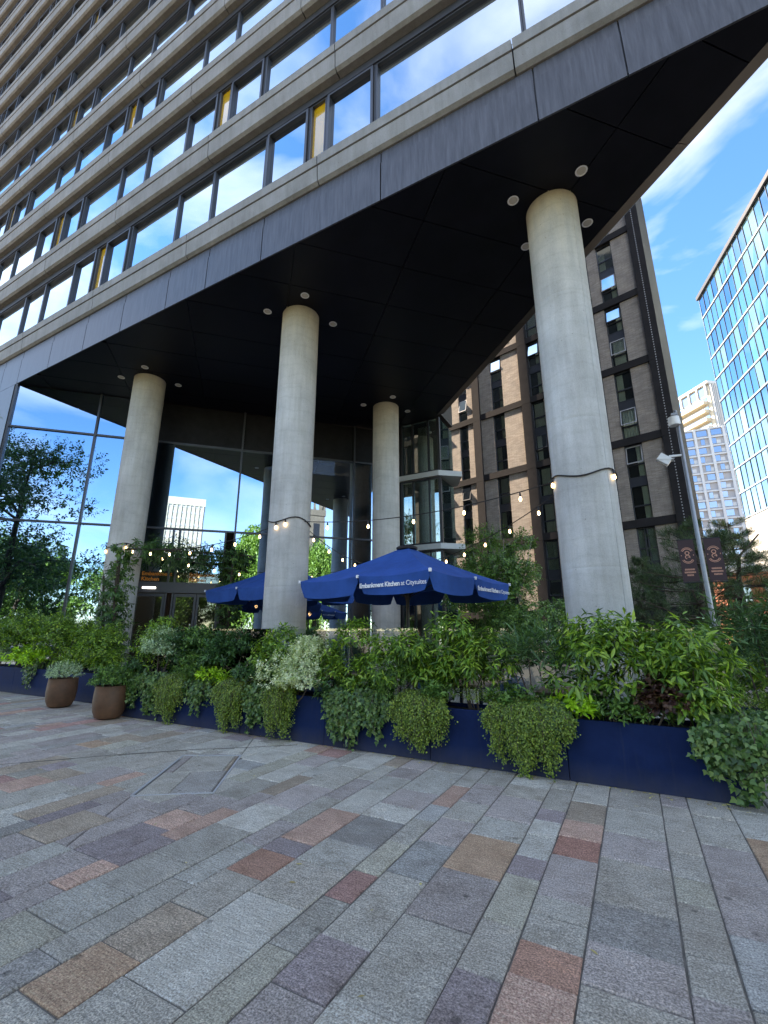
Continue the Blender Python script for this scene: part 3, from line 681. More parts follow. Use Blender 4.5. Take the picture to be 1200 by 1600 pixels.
# back corner room with two white slab edges
CW = 14.82
B(MB().box(-8.3, -7.25, CW+.02, CW+.3, 0, 9.44), 'corner_panel', M['darkpanel'])
for z0, z1 in ((.1,4.28),(4.52,7.02),(7.26,9.44)):
    fo = B(MB().box(-7.25,-7.18,CW-.02,CW+.1,z0,z1).box(-5.72,-5.62,CW-.02,CW+.1,z0,z1).box(-6.12,-6.06,CW-.02,CW+.1,z0,z1).box(-6.78,-6.72,CW-.02,CW+.1,z0,z1).box(-7.18,-5.72,CW-.02,CW+.1,z0,z0+.06).box(-7.18,-5.72,CW-.02,CW+.1,z1-.06,z1), 'corner_window', M['blackmetal'])
    for a, b in ((-7.178,-6.782),(-6.718,-6.122),(-6.058,-5.722)): MB().box(a,b,CW+.03,CW+.05,z0+.062,z1-.062).build('pane', M['pane_green'], fo)
    # side pane round the corner
    MB().box(-5.64,-5.62,CW+.12,CW+1.4,z0+.06,z1-.06).build('pane', M['pane_green'], fo)
    cv_ = MB()
    for i in range(9):
        xx = -6.66+i*.055; cv_.add([(xx,CW+.35+(i%2)*.05,z0+.1),(xx+.055,CW+.35+((i+1)%2)*.05,z0+.1),(xx+.055,CW+.35+((i+1)%2)*.05,z1-.1),(xx,CW+.35+(i%2)*.05,z1-.1)], [(0,1,2,3)])
    cv_.build('curtain', M['curtain'], fo)
B(MB().box(-7.2,-5.7,CW+1.5,CW+1.6,0,9.44), 'corner_room_wall', M['plainwall'])
for z in (4.30, 7.04): B(MB().prism([(-7.36,CW-.12),(-5.66,CW-.12),(-4.95,CW+.45),(-5.5,CW+1.5),(-7.2,CW+1.4)], z, z+.20), 'slab_edge', M['slabwhite'])
# orange letters on the near column
def text_mesh(body, size, m, bold=0.0, spacing=1.0, shear=0.0):
    cu = bpy.data.curves.new('lettering', 'FONT'); cu.body = body; cu.size = size; cu.offset = bold; cu.space_character = spacing; cu.shear = shear; cu.resolution_u = 3
    o = bpy.data.objects.new('tmp_text', cu); col.objects.link(o); bpy.context.view_layer.update()
    me = bpy.data.meshes.new_from_object(o.evaluated_get(bpy.context.evaluated_depsgraph_get()))
    wd = o.dimensions.x; bpy.data.objects.remove(o); me.materials.clear(); me.materials.append(m); me.name = 'lettering'; return me, wd
def put_text(me, parent, origin, xdir, ydir, name='lettering'):
    X = Vector(xdir).normalized(); Y = Vector(ydir).normalized(); Zz = X.cross(Y)
    o = bpy.data.objects.new(name, me); col.objects.link(o)
    mw = Matrix((X,Y,Zz)).transposed().to_4x4(); mw.translation = Vector(origin)
    o.parent = parent; bpy.context.view_layer.update(); o.matrix_world = mw; return o
for txt, a in (('Embankment\nKitchen', 4.52), ('Embankment\nKitchen', 5.95)):
    me, wd = text_mesh(txt, .17, M['orange'], .004)
    p = WF[0]+WF[1]*a+WF[2]*(-.006 if False else .02)
    put_text(me, bld, (p.x, p.y, 3.24), WF[1], (0,0,1))
me, wd = text_mesh('EK', .14, M['orange'])
put_text(me, bld, (-.44+.30, 7.69-.372, 1.22), (0,0,1), (-.75,-.62,0))

# ------------------------------------------------------------------ background buildings
# brown brick hotel block: runs from its near corner away to the left
bd = Vector((math.sin(R(-75.6)), math.cos(R(-75.6)), 0)); bn = Vector((bd.y, -bd.x, 0))      # bn into the building
K = Vector((3.33, 33.63, 0)); BF = (K, bd, bn)
brick = thing('brick_building', 'dark banded brown brick hotel block with tall curtained window strips', 'building', K)
bpy.context.view_layer.update(); bi = brick.matrix_world.inverted()
def BB(mb, name, mats, parent=None):
    o = mb.build(name, mats, parent or brick)
    if parent is None: o.matrix_parent_inverse = bi
    return o
ZB = [2.4, 8.2, 14.15, 19.95, 25.6, 31.4, 37.2]; BTOP = 38.0
BB(MB().fbox(BF, -.70, 34, .6, 4.2, 0, BTOP-.3), 'core', M['clad'])
segs = [('p',-.80,.05),('b',.05,1.35),('w',1.35,2.5),('b',2.5,3.25),('w',3.25,4.25),('b',4.25,6.1),('p',6.1,6.85),('b',6.85,7.85),('w',7.85,8.93),('p',8.93,9.70),('b',9.70,11.42),('w',11.42,12.56),('b',12.56,13.74),('p',13.74,14.46),
        ('b',14.46,15.14),('w',15.14,16.08),('b',16.08,17.1),('w',17.1,18.1),('b',18.1,19.2),('p',19.2,20.0),('b',20.0,21.6),('w',21.6,22.7),('b',22.7,24),('p',24,24.8),('b',24.8,27),('w',27,28.1),('b',28.1,33.9)]
for kind, s0, s1 in segs:
    if kind == 'p':
        for za, zb in zip([0]+ZB, ZB+[BTOP]):
            if zb - za > .1: BB(MB().fbox(BF, s0, s1, -.22, .6, za+.008, zb-.008), 'pilaster', M['clad'])
        continue
    for za, zb in zip(ZB, ZB[1:]):
        lo, hi = za+.56, zb
        if kind == 'b':
            BB(MB().fbox(BF, s0, s1, .0, .6, lo+.003, hi-.003), 'brick_panel', M['brick'])
        else:
            if s0 > 20: 
                BB(MB().fbox(BF, s0, s1, .2, .6, lo, hi), 'window_strip', M['frame']); continue
            mid_ = (lo+hi)/2
            BB(MB().fbox(BF, s0+.002, s1-.002, .14, .55, mid_-.28, mid_+.28), 'spandrel', M['frame'])
            for z0, z1 in ((lo+.01, mid_-.285), (mid_+.285, hi-.02)):
                t = .06; zm = z0+(z1-z0)*.40
                o = BB(MB().fbox(BF, s0+.003, s0+t, .12, .24, z0, z1).fbox(BF, s1-t, s1-.003, .12, .24, z0, z1).fbox(BF, s0+t, s1-t, .12, .24, z0, z0+t).fbox(BF, s0+t, s1-t, .12, .24, z1-t, z1).fbox(BF, s0+t, s1-t, .12, .24, zm-.05, zm+.05), 'window', M['frame'])
                MB().fbox(BF, s0+t+.002, s1-t-.002, .17, .185, z0+t+.002, zm-.052).build('pane', M['winglass'], o)
                opn = rnd.random() < .45
                if opn:      # top-hung light pushed out
                    a = K+bd*(s0+t); b = K+bd*(s1-t); ou = -bn*rnd.uniform(.16,.3)
                    zt_, zb_ = z1-t-.01, zm+.06
                    def sash(u0,u1,v0,v1,th):
                        def P(u,v): 
                            f = 1-v
                            return a+(b-a)*u + bn*.12 + ou*f + Vector((0,0,zb_+(zt_-zb_)*v))
                        c4 = [P(u0,v0),P(u1,v0),P(u1,v1),P(u0,v1)]
                        return [tuple(p) for p in c4]+[tuple(p+bn*th) for p in c4]
                    F6 = [(0,1,2,3),(7,6,5,4),(0,4,5,1),(1,5,6,2),(2,6,7,3),(3,7,4,0)]
                    mb = MB()
                    for q in ((0,.07,0,1),(.93,1,0,1),(.07,.93,0,.06),(.07,.93,.94,1)): mb.add(sash(*q,.05), F6)
                    mb.build('open_sash', M['stud'] if rnd.random() < .4 else M['frame'], o)
                    MB().add(sash(.072,.928,.062,.938,.012), F6).build('pane', M['winglass'], o)
                else: MB().fbox(BF, s0+t+.002, s1-t-.002, .17, .185, zm+.052, z1-t-.002).build('pane', M['winglass'], o)
                cu = MB(); n = 11
                cov_ = rnd.choice([(.0,1.0),(.0,.42),(.55,1.0),(.1,.9)])
                for i in range(n):
                    u0 = s0+.08+(s1-s0-.16)*(cov_[0]+(cov_[1]-cov_[0])*i/n); u1 = s0+.08+(s1-s0-.16)*(cov_[0]+(cov_[1]-cov_[0])*(i+1)/n)
                    p0 = K+bd*u0+bn*(.30+.05*(i%2)); p1 = K+bd*u1+bn*(.30+.05*((i+1)%2))
                    cu.add([(p0.x,p0.y,z0+.05),(p1.x,p1.y,z0+.05),(p1.x,p1.y,z1-.06),(p0.x,p0.y,z1-.06)], [(0,1,2,3)])
                cu.build('curtain', M['curtain'], o)
# bands between pilasters and big ground floor windows
pil = [(s0,s1) for k,s0,s1 in segs if k == 'p']
for za in ZB:
    for (a0,a1),(b0,b1) in zip(pil, pil[1:]+[(33.9,34)]): BB(MB().fbox(BF, a1+.002, b0-.002, -.13, .6, za, za+.55), 'band', M['clad'])
for (a0,a1),(b0,b1) in zip(pil, pil[1:3]):
    pass
for s0, s1 in ((.35,1.9),(2.0,3.6),(7.0,8.9),(9.8,11.4),(11.5,13.6)):
    o = BB(MB().fbox(BF, s0, s0+.07, .1, .25, .2, 8.15).fbox(BF, s1-.07, s1, .1, .25, .2, 8.15).fbox(BF, s0+.07, s1-.07, .1, .25, 4.2, 5.0).fbox(BF, (s0+s1)/2-.04, (s0+s1)/2+.04, .1, .25, .2, 4.2).fbox(BF, (s0+s1)/2-.04, (s0+s1)/2+.04, .1, .25, 5.0, 8.15), 'window', M['frame'])
    for z0, z1 in ((.25,4.18),(5.02,8.1)):
        MB().fbox(BF, s0+.072, (s0+s1)/2-.042, .16, .175, z0, z1).build('pane', M['winglass'], o); MB().fbox(BF, (s0+s1)/2+.042, s1-.072, .16, .175, z0, z1).build('pane', M['winglass'], o)
        cu = MB()
        for i in range(16):
            u0 = s0+.1+(s1-s0-.2)*i/16; u1 = s0+.1+(s1-s0-.2)*(i+1)/16
            if i in (6,7,8): continue
            p0 = K+bd*u0+bn*(.36+.06*(i%2)); p1 = K+bd*u1+bn*(.36+.06*((i+1)%2))
            cu.add([(p0.x,p0.y,z0),(p1.x,p1.y,z0),(p1.x,p1.y,z1),(p0.x,p0.y,z1)], [(0,1,2,3)])
        cu.build('curtain', M['curtain'], o)
BB(MB().fbox(BF, 3.7, 6.08, .0, .6, 0, 8.19), 'lower_wall', M['clad'])
BB(MB().fbox(BF, -.62, 33.8, .02, 4.1, BTOP-.29, BTOP+.3), 'parapet', M['clad'])
# lines of small studs down the corner cladding
mb = MB()
for i in range(150):
    z = 8+i*.2; mb.fbox(BF, -.42, -.36, -.235, -.222, z, z+.09)
stuff(BB(mb, 'stud_strip', M['stud']))

# glass office at right, facade runs towards us on the right
gd = Vector((.23, -.973, 0)).normalized(); gn = Vector((gd.y*-1, gd.x, 0)); 
if gn.x < 0: gn = -gn
G0 = Vector((17.0, 85.0, 0)); GF = (G0, gd, gn)
off = thing('glass_office', 'blue mirrored glass office block cut by the right edge of the picture', 'building', G0)
bpy.context.view_layer.update(); oi_ = off.matrix_world.inverted()
def OB(mb, name, mats, parent=None):
    o = mb.build(name, mats, parent or off)
    if parent is None: o.matrix_parent_inverse = oi_
    return o
GZ = [18.1+3.97*i for i in range(10)] + [57.8]
OB(MB().fbox(GF, .1, 60, .4, 25, 0, 57.2), 'core', M['interior'])
OB(MB().fbox(GF, 0, 60, .0, .4, 0, 13.0), 'stone_base', M['stonegrey'])
for i in range(8): OB(MB().fbox(GF, i*4+.02, i*4+3.98, -.05, .0, 13.0, 17.9), 'stone_panel', M['stonegrey'])
PW = 1.55
for fl in range(len(GZ)-1):
    z0, z1 = GZ[fl], GZ[fl+1]
    OB(MB().fbox(GF, -.05, 60, -.10, .3, z0-.11, z0+.11), 'floor_band', M['officemetal'])
    for i in range(26 if fl < 9 else 30):
        a0, a1 = i*PW+.05, (i+1)*PW-.05
        j = [rnd.uniform(-.02,.02) for _ in range(4)]
        p = MB(); V4 = []
        for (a,z,k) in ((a0,z0+.17,0),(a1,z0+.17,1),(a1,z1-.17,2),(a0,z1-.17,3)):
            q = G0+gd*a+gn*(.04+j[k]); V4.append((q.x,q.y,z))
        V4 += [(x+gn.x*.05,y+gn.y*.05,z) for x,y,z in V4]
        p.add(V4, [(0,1,2,3),(7,6,5,4),(0,4,5,1),(1,5,6,2),(2,6,7,3),(3,7,4,0)]); OB(p, 'glass_pane', M['glassbldg'])
for i in range(40): OB(MB().fbox(GF, i*PW-.03, i*PW+.03, -.03, .12, 18.2, 57.6), 'mullion', M['frame'] if i else M['officemetal'])
OB(MB().fbox(GF, -.3, 60, -.3, .5, 57.75, 58.4), 'parapet', M['blackmetal'])

# two pale towers far behind
def polar(azd, dist): return Vector((math.sin(R(azd))*dist, math.cos(R(azd))*dist, 0))
T0 = polar(7.2, 172); td = Vector((.93,.05,0)).normalized(); tn = Vector((-td.y, td.x, 0)); TF = (T0, td, tn)
tw = thing('white_grid_tower', 'white gridded apartment tower with small dark windows behind the lamp post', 'building', T0)
bpy.context.view_layer.update(); ti = tw.matrix_world.inverted()
def TB(mb, name, mats, parent=None):
    o = mb.build(name, mats, parent or tw)
    if parent is None: o.matrix_parent_inverse = ti
    return o
TB(MB().fbox(TF, 0, 20, .4, 14, 0, 66), 'wall', M['greypanel'])
for i in range(6): TB(MB().fbox(TF, i*4-.35, i*4+.35, -.3, .4, 0, 66.4), 'pier', M['whitegrid'])
for i in range(21):
    z = 66.4-i*3.05
    TB(MB().fbox(TF, 0.36, 19.64, -.12, .39, z-.5, z), 'floor_band', M['whitegrid'])
for c in range(5):
    for i in range(19):
        z = 66.4-3.05*(i+1); 
        if i == 0: a0, a1 = c*4+.6, c*4+3.4
        else:
            wd = rnd.choice([1.1,1.3,2.0]); a0 = c*4+rnd.choice([.5,.9,1.4]); a1 = a0+wd
        o = TB(MB().fbox(TF, a0, a1, .30, .395, z+.45, z+2.4), 'window', M['blueglass'])
        if i and rnd.random() < .75: TB(MB().fbox(TF, a1+.05, min(a1+1.2, c*4+3.6), .28, .395, z+.4, z+1.6), 'spandrel', M['whitegrid'])
T1 = polar(10.55, 205); t1 = Vector((-.80,-.60,0)).normalized()
# cream tower: one face to the left in sun, ribbed balconies
t1 = Vector((-.62,.78,0)); t1n = Vector((t1.y,-t1.x,0)); 
CF = (T1, t1, t1n)
ct = thing('cream_tower', 'cream concrete tower with long sunlit balconies rising behind the white tower', 'building', T1)
bpy.context.view_layer.update(); ci = ct.matrix_world.inverted()
def CB(mb, name, mats):
    o = mb.build(name, mats, ct); o.matrix_parent_inverse = ci; return o
CB(MB().fbox(CF, .5, 34, .5, 9, 0, 96), 'wall', M['cream'])
for i in range(8):
    z = 96-4.5-i*3.6
    CB(MB().fbox(CF, 2.0, 34, -1.6, .5, z-3.0, z-1.6), 'balcony', M['cream'])
    CB(MB().fbox(CF, 2.0, 34, .3, .48, z-1.5, z+.3), 'window', M['blueglass'])
for i in range(8):
    CB(MB().fbox(CF, 1.2+i*4.0, 1.7+i*4.0, -.2, .5, 92.2, 97), 'frame_post', M['whitegrid']); CB(MB().fbox(CF, 1.8+i*4.0, 5.1+i*4.0, .35, .48, 92.6, 96), 'window', M['blueglass'])
CB(MB().fbox(CF, 0, 34, -.2, 9, 97, 98), 'parapet', M['whitegrid'])
for i in range(10): CB(MB().fbox(CF, -.2, .5, 1+i*.8, 1.25+i*.8, 40, 97), 'fin', M['whitegrid'])
# low red brick terrace building far right
RB0 = polar(8.6, 62); rbd = Vector((1,.1,0)).normalized(); RF = (RB0, rbd, Vector((-rbd.y, rbd.x, 0)))
rb = thing('red_brick_building', 'low red brick building glimpsed behind the pines at right', 'building', RB0)
bpy.context.view_layer.update(); ri = rb.matrix_world.inverted()
o = MB().fbox(RF, 0, 16, 0, 8, 0, 7.6).build('wall', M['redbrick'], rb); o.matrix_parent_inverse = ri
o = MB().fbox(RF, -.2, 16.2, -.3, 8.2, 7.6, 8.1).build('roof', M['whitegrid'], rb); o.matrix_parent_inverse = ri
for i in range(6):
    for z in (1.0, 4.4):
        o = MB().fbox(RF, 1+i*2.5, 2.3+i*2.5, -.06, .02, z, z+1.9).build('window', M['whitegrid'], rb); o.matrix_parent_inverse = ri
        MB().fbox(RF, 1.1+i*2.5, 2.2+i*2.5, -.09, -.062, z+.1, z+1.8).build('pane', M['blueglass'], o)

# buildings mirrored in the curtain wall (they stand behind the camera)
def tower_behind():
    p = Vector((133.6,-184.7,0)); t = thing('concrete_tower', 'cream gridded concrete tower mirrored in the glass wall', 'building', p)
    t.rotation_euler = (0,0,R(38))
    MB().box(-9,9,-7,7,0,68).build('wall', M['cream'], t)
    for i in range(17):
        z = 66-i*3.4
        MB().box(-9.15,9.15,-7.15,7.15,z-1.2,z).build('window_row', M['greypanel'], t)
    for i in range(9):
        mb = MB()
        for s in (-1,1): mb.box(-9.3+i*2.2,-8.6+i*2.2,7.16*s,7.5*s,6,66)
        mb.build('pier', M['cream'], t)
    mb = MB()
    for i in range(7):
        for s in (-1,1): mb.box(9.16*s,9.5*s,-7+i*2.2,-6.4+i*2.2,6,66)
    mb.build('pier', M['cream'], t); MB().box(-9.6,9.6,-7.6,7.6,66,70).build('parapet', M['cream'], t)
tower_behind()
def church():
    p = Vector((151.6,-111,0)); t = thing('church_tower', 'dark gothic church tower with pinnacles mirrored in the glass wall', 'church tower', p); t.rotation_euler = (0,0,R(35))
    st = mat('church_stone', (.16,.13,.10), .9, var=.25, nscale=.5)
    MB().box(-4.2,4.2,-4.2,4.2,0,58).build('shaft', st, t); MB().box(-4.6,4.6,-4.6,4.6,56,59).build('cornice', st, t)
    for x_ in (-4,-1.4,1.4,4):
        for y_ in (-4,-1.4,1.4,4):
            if abs(x_) < 4 and abs(y_) < 4: continue
            h = 9 if abs(x_) == 4 and abs(y_) == 4 else 5
            MB().box(x_-.45,x_+.45,y_-.45,y_+.45,59,59+h*.5).add([(x_-.5,y_-.5,59+h*.5),(x_+.5,y_-.5,59+h*.5),(x_+.5,y_+.5,59+h*.5),(x_-.5,y_+.5,59+h*.5),(x_,y_,59+h)], [(0,1,4),(1,2,4),(2,3,4),(3,0,4),(3,2,1,0)]).build('pinnacle', st, t)
    for s in (-1,1): MB().box(-1.6,1.6,4.2*s,4.26*s,40,52).build('louvre', M['blackmetal'], t)
    MB().tube([(0,0,59),(0,0,69)], .08, 6).build('flagpole', M['white'], t)
church()

# ------------------------------------------------------------------ foliage tools
OUT_LONG = np.array([(0,0),(.28,.36),(.55,.5),(.80,.34),(1,0),(.80,-.34),(.55,-.5),(.28,-.36)])
OUT_DIAM = np.array([(0,0),(.5,.5),(1,0),(.5,-.5)])
OUT_IVY = np.array([(0,0),(.02,.34),(.30,.56),(.45,.30),(1,0),(.45,-.30),(.30,-.56),(.02,-.34)])
def unit(v): return v / np.maximum(np.linalg.norm(v, axis=-1, keepdims=True), 1e-9)
def leaf_geo(P, D, Nn, Ln, Wd, out=OUT_LONG, curl=.25, fold=.18):
    """P base, D direction, Nn upper-side normal; returns verts and faces: two half blades folded along the midrib"""
    n = len(P); D = unit(D); S = unit(np.cross(D, Nn)); U = np.cross(S, D)
    Ln = np.broadcast_to(np.asarray(Ln, float), (n,))[:,None]; Wd = np.broadcast_to(np.asarray(Wd, float), (n,))[:,None]
    vs = []
    for s, wv in out:
        vs.append(P + D*Ln*s + S*Wd*wv + U*(abs(wv)*fold*Wd - curl*s*s*Ln))
    k = len(out); V = np.stack(vs, 1).reshape(-1,3)
    h = k//2; a = list(range(0,h+1)); b = [0]+list(range(h,k))
    F = []
    base = (np.arange(n)*k)[:,None]
    return V, [base + np.array(a)[None,:], base + np.array(b)[None,:]]
def foliage(name, parts, mat_, parent):
    Vs = []; F = []; o = 0
    for V, fs in parts:
        Vs.append(V); F += [f+o for f in fs]; o += len(V)
    k = F[0].shape[1]
    return link(name, mesh_np(name, np.concatenate(Vs), np.concatenate(F), mat_), parent)
def rdir(r, n): return unit(r.normal(size=(n,3)))
def shoots(r, base, dirs, nl, sl, ll, lw, a0=80, a1=30, droop=.15, out=OUT_LONG, curl=.25):
    """leaves spiralling round short shoots"""
    n = len(base); dirs = unit(dirs)
    j = np.arange(nl); t = (j+.5)/nl
    u = unit(np.cross(dirs, np.array([.3,.2,.9]) + r.normal(size=(n,3))*.2)); v = np.cross(dirs, u)
    ph = (j*2.4)[None,:] + r.uniform(0,6.28,(n,1)) + r.normal(size=(n,nl))*.25
    A = np.radians(a0+(a1-a0)*t)[None,:] + r.normal(size=(n,nl))*.15
    rad = u[:,None,:]*np.cos(ph)[...,None] + v[:,None,:]*np.sin(ph)[...,None]
    D = dirs[:,None,:]*np.cos(A)[...,None] + rad*np.sin(A)[...,None]; D[...,2] -= droop*r.uniform(.3,1.4,(n,nl))
    P = base[:,None,:] + dirs[:,None,:]*(sl*t)[None,:,None] + rad*.004
    Nn = dirs[:,None,:]*.8 + np.array([0,0,.6]) - D*.2 + r.normal(size=(n,nl,3))*.15
    sz = r.uniform(.45,1.2,(n,nl))*r.uniform(.75,1.15,(n,1))*(1-.25*np.abs(t-.45))[None,:]
    return leaf_geo(P.reshape(-1,3), D.reshape(-1,3), Nn.reshape(-1,3), (ll*sz).ravel(), (lw*sz).ravel(), out, curl)
def bush(name, label, cat, loc, rx, ry, h, kind, seed, n=150, nl=9, group=None, z0=.0, stem=True):
    """shrub on stems rising from loc; ellipsoid-ish crown broken into uneven lobes"""
    r = np.random.default_rng(seed); t = thing(name, label, cat, loc, 0, group)
    ml, sl, ll, lw, a0, a1, dr = {'laurel':('leaf_laurel',.13,.125,.036,88,30,.6),'dark':('leaf_dark',.10,.085,.032,85,25,.3),'mid':('leaf_mid',.09,.075,.032,85,25,.25),'lime':('leaf_lime',.09,.10,.042,75,25,.1),
      'var':('leaf_var',.10,.046,.028,80,35,.1),'silver':('leaf_silver',.09,.044,.026,80,35,.1),'olean':('leaf_olean',.22,.17,.022,70,15,.15),'red':('leaf_red',.08,.07,.05,85,35,.25),'herb':('leaf_mid',.16,.055,.012,55,20,.0),'box':('leaf_trail',.08,.026,.016,80,30,.05),'hedge':('leaf_laurel',.10,.088,.032,88,30,.5)}[kind]
    nlob = max(4, int(5*rx*3)); 
    lob = np.stack([r.uniform(-.75,.75,nlob)*rx, r.uniform(-.7,.7,nlob)*ry, r.uniform(.15 if kind == 'hedge' else .30,.86,nlob)*h], 1); lr = r.uniform(.24,.42,nlob)
    which = r.integers(0,nlob,n); d = rdir(r,n); d[:,2] = np.abs(d[:,2])*.9-.25
    d = unit(d); rad = r.uniform(.35,1,(n,1))**.5
    P = lob[which] + d*rad*lr[which][:,None]*np.array([min(1.3,rx*2.4),min(1.1,ry*2.4),min(1.2,h*1.1)])
    P[:,0] = np.clip(P[:,0], -rx*1.15, rx*1.15); P[:,1] = np.clip(P[:,1], -ry*1.2, ry*1.15); P[:,2] = np.clip(P[:,2], z0+.02, h*1.02)
    dirs = d*.75 + np.array([0,0,.55]) + r.normal(size=(n,3))*.25
    foliage('foliage', [shoots(r, P, dirs, nl, sl, ll, lw, a0, a1, dr)], M[ml], t)
    if stem:
        mb = MB(); k = max(3, int(rx*9))
        for i in range(k):
            q = P[r.integers(0,n)]; b = np.array([q[0]*.25+r.uniform(-.04,.04), q[1]*.2, 0])
            m_ = (b+q)/2 + r.normal(size=3)*.03
            mb.tube([b, m_, q], [.012,.009,.004], 5)
        mb.build('stem', M['bark'], t)
    return t
def trail(name, label, x, wd, ytop, yface, zlow, kind, seed, n=80, bulge=.14, ztop=.68, group='plants trailing over the planter fronts', z_at=.60):
    """plant spilling over a planter's front edge"""
    r = np.random.default_rng(seed); t = thing(name, label, 'trailing plant', (x, ytop, z_at), 0, group)
    ll, lw, out, ml, gap = {'ivy':(.054,.050,OUT_IVY,'leaf_ivy',.034),'trail':(.024,.020,OUT_DIAM,'leaf_trail',.016)}[kind]
    Ps = []; Ds = []; Ns = []; mb = MB()
    for i in range(n):
        sx = r.normal()*wd*.42; sx = np.clip(sx,-wd*.55,wd*.55)
        fall = (1-(abs(sx)/(wd*.64))**4)*(r.uniform(.5,1.06) if kind == 'trail' else r.uniform(.45,1.08))*(.85+.15*math.sin(sx*23+seed)); fall = max(.2, fall); zl = ztop-(ztop-zlow)*min(1,fall)
        bo = bulge*r.uniform(.15,1)*(1-.5*abs(sx)/wd)
        y0 = ytop + r.uniform(-.05,.22)
        pts = [(sx*.55, y0, ztop-.06), (sx*.7, y0-.06, ztop+r.uniform(.0,.10)), (sx*.9, yface-bo*.6, ztop-.02+r.uniform(-.03,.05)), (sx+r.normal()*.02, yface-bo, ztop-(ztop-zl)*.35), (sx*1.05+r.normal()*.03, yface-bo*.9, ztop-(ztop-zl)*.72), (sx*1.05+r.normal()*.04, yface-bo*.55-.01, zl)]
        pts = np.array(pts); seg = np.linalg.norm(np.diff(pts,axis=0),axis=1); L_ = seg.sum(); cum = np.concatenate([[0],np.cumsum(seg)])
        m_ = int(L_/gap); s = np.sort(r.uniform(0,L_,m_)); Q = np.stack([np.interp(s,cum,pts[:,k]) for k in range(3)],1)
        Q += r.normal(size=Q.shape)*np.array([.014,.012,.012])
        T = np.array([r.normal()*.2, -.2, -.9]); D = T + r.normal(size=(m_,3))*np.array([.75,.45,.5]); Nn = np.array([0,-.9,.55]) + r.normal(size=(m_,3))*.35
        Ps.append(Q); Ds.append(D); Ns.append(Nn)
        if i % 6 == 0: mb.tube([tuple(p - np.array([0,ytop,0]) + np.array([0,0,-z_at])) for p in pts], .003, 4)
    P = np.concatenate(Ps); P = P - np.array([0,ytop,0]) - np.array([0,0,z_at]); D = np.concatenate(Ds); Nn = np.concatenate(Ns)
    sz = r.uniform(.6,1.2,len(P))
    foliage('foliage', [leaf_geo(P, D, Nn, ll*sz, lw*sz, out, .12, .1)], M[ml], t)
    mb.build('stem', M['bark'], t); return t

# ------------------------------------------------------------------ navy planters
def planter(x0, x1, y0, y1, label, h=.60, rz=None):
    t = thing('planter', label, 'planter', ((x0+x1)/2, (y0+y1)/2, 0), 0, 'navy planters round the terrace')
    hw, hd = (x1-x0)/2-.004, (y1-y0)/2; wt = .03
    mb = MB(); b = .006
    ring_o = [(-hw,-hd),(hw,-hd),(hw,hd),(-hw,hd)]; ring_i = [(-hw+wt,-hd+wt),(hw-wt,-hd+wt),(hw-wt,hd-wt),(-hw+wt,hd-wt)]
    def sh(r_, d): return [(x_+(d if x_<0 else -d), y_+(d if y_<0 else -d)) for x_,y_ in r_]
    lv = [(ring_o,.004),(ring_o,h-b),(sh(ring_o,b),h),(sh(ring_i,-b),h),(ring_i,h-b),(ring_i,h-.08)]
    vs = [(x_,y_,z_) for r_,z_ in lv for x_,y_ in r_]; fs = []
    for k in range(5): fs += [(k*4+i,k*4+(i+1)%4,(k+1)*4+(i+1)%4,(k+1)*4+i) for i in range(4)]
    mb.add(vs, fs); mb.build('box', M['navy'], t)
    MB().box(-hw+wt+.001,hw-wt-.001,-hd+wt+.001,hd-wt-.001,h-.10,h-.045).build('soil', M['soil'], t)
    return t
PY0, PY1 = 5.45, 5.93; px = [.78,-.77,-2.32,-3.87,-5.42,-6.97,-8.52]
plab = ['navy planter box at the right end of the front row, its face bare','navy planter box second from the right end of the front row','navy planter box third from the right end of the front row',
        'navy planter box below the white variegated shrub','navy planter box fifth from the right end of the front row','navy planter box beside the right hand rust pot']
for i in range(6): planter(px[i+1], px[i], PY0, PY1, plab[i])
for i, lb in enumerate(['navy planter box left of the entrance, nearest the left pot','navy planter box left of the entrance under the lime shrub','navy planter box at the far left edge']):
    planter(-10.3-1.75*(i+1), -10.3-1.75*i, 6.05, 6.55, lb)
planter(.95, 2.5, 6.75, 7.25, 'navy planter box at the right edge below the dark oleanders'); planter(.95+1.57, 4.0, 6.75, 7.25, 'navy planter box cut off by the right edge')
# glass wind screens standing behind the planters
def screen(x0, x1, y, label):
    t = thing('glass_screen', label, 'glass screen', ((x0+x1)/2, y, 0), 0, 'glass wind screens behind the planters'); hw = (x1-x0)/2-.012
    MB().box(-hw,hw,-.006,.006,.06,1.52).build('pane', M['screen'], t)
    for s in (-1,1): MB().box(s*hw-.02,s*hw+.02,-.022,.022,0,.30).build('clamp', M['steel'], t)
    MB().box(-hw,hw,-.009,.009,1.521,1.528).build('top_edge', M['screen'], t)
for i, lb in enumerate(['right end','second from right','third from right','fourth from right, beside the table','fifth from right','left end']): screen(px[i+1], px[i], 6.02, 'clear glass wind screen behind the front planters, ' + lb)

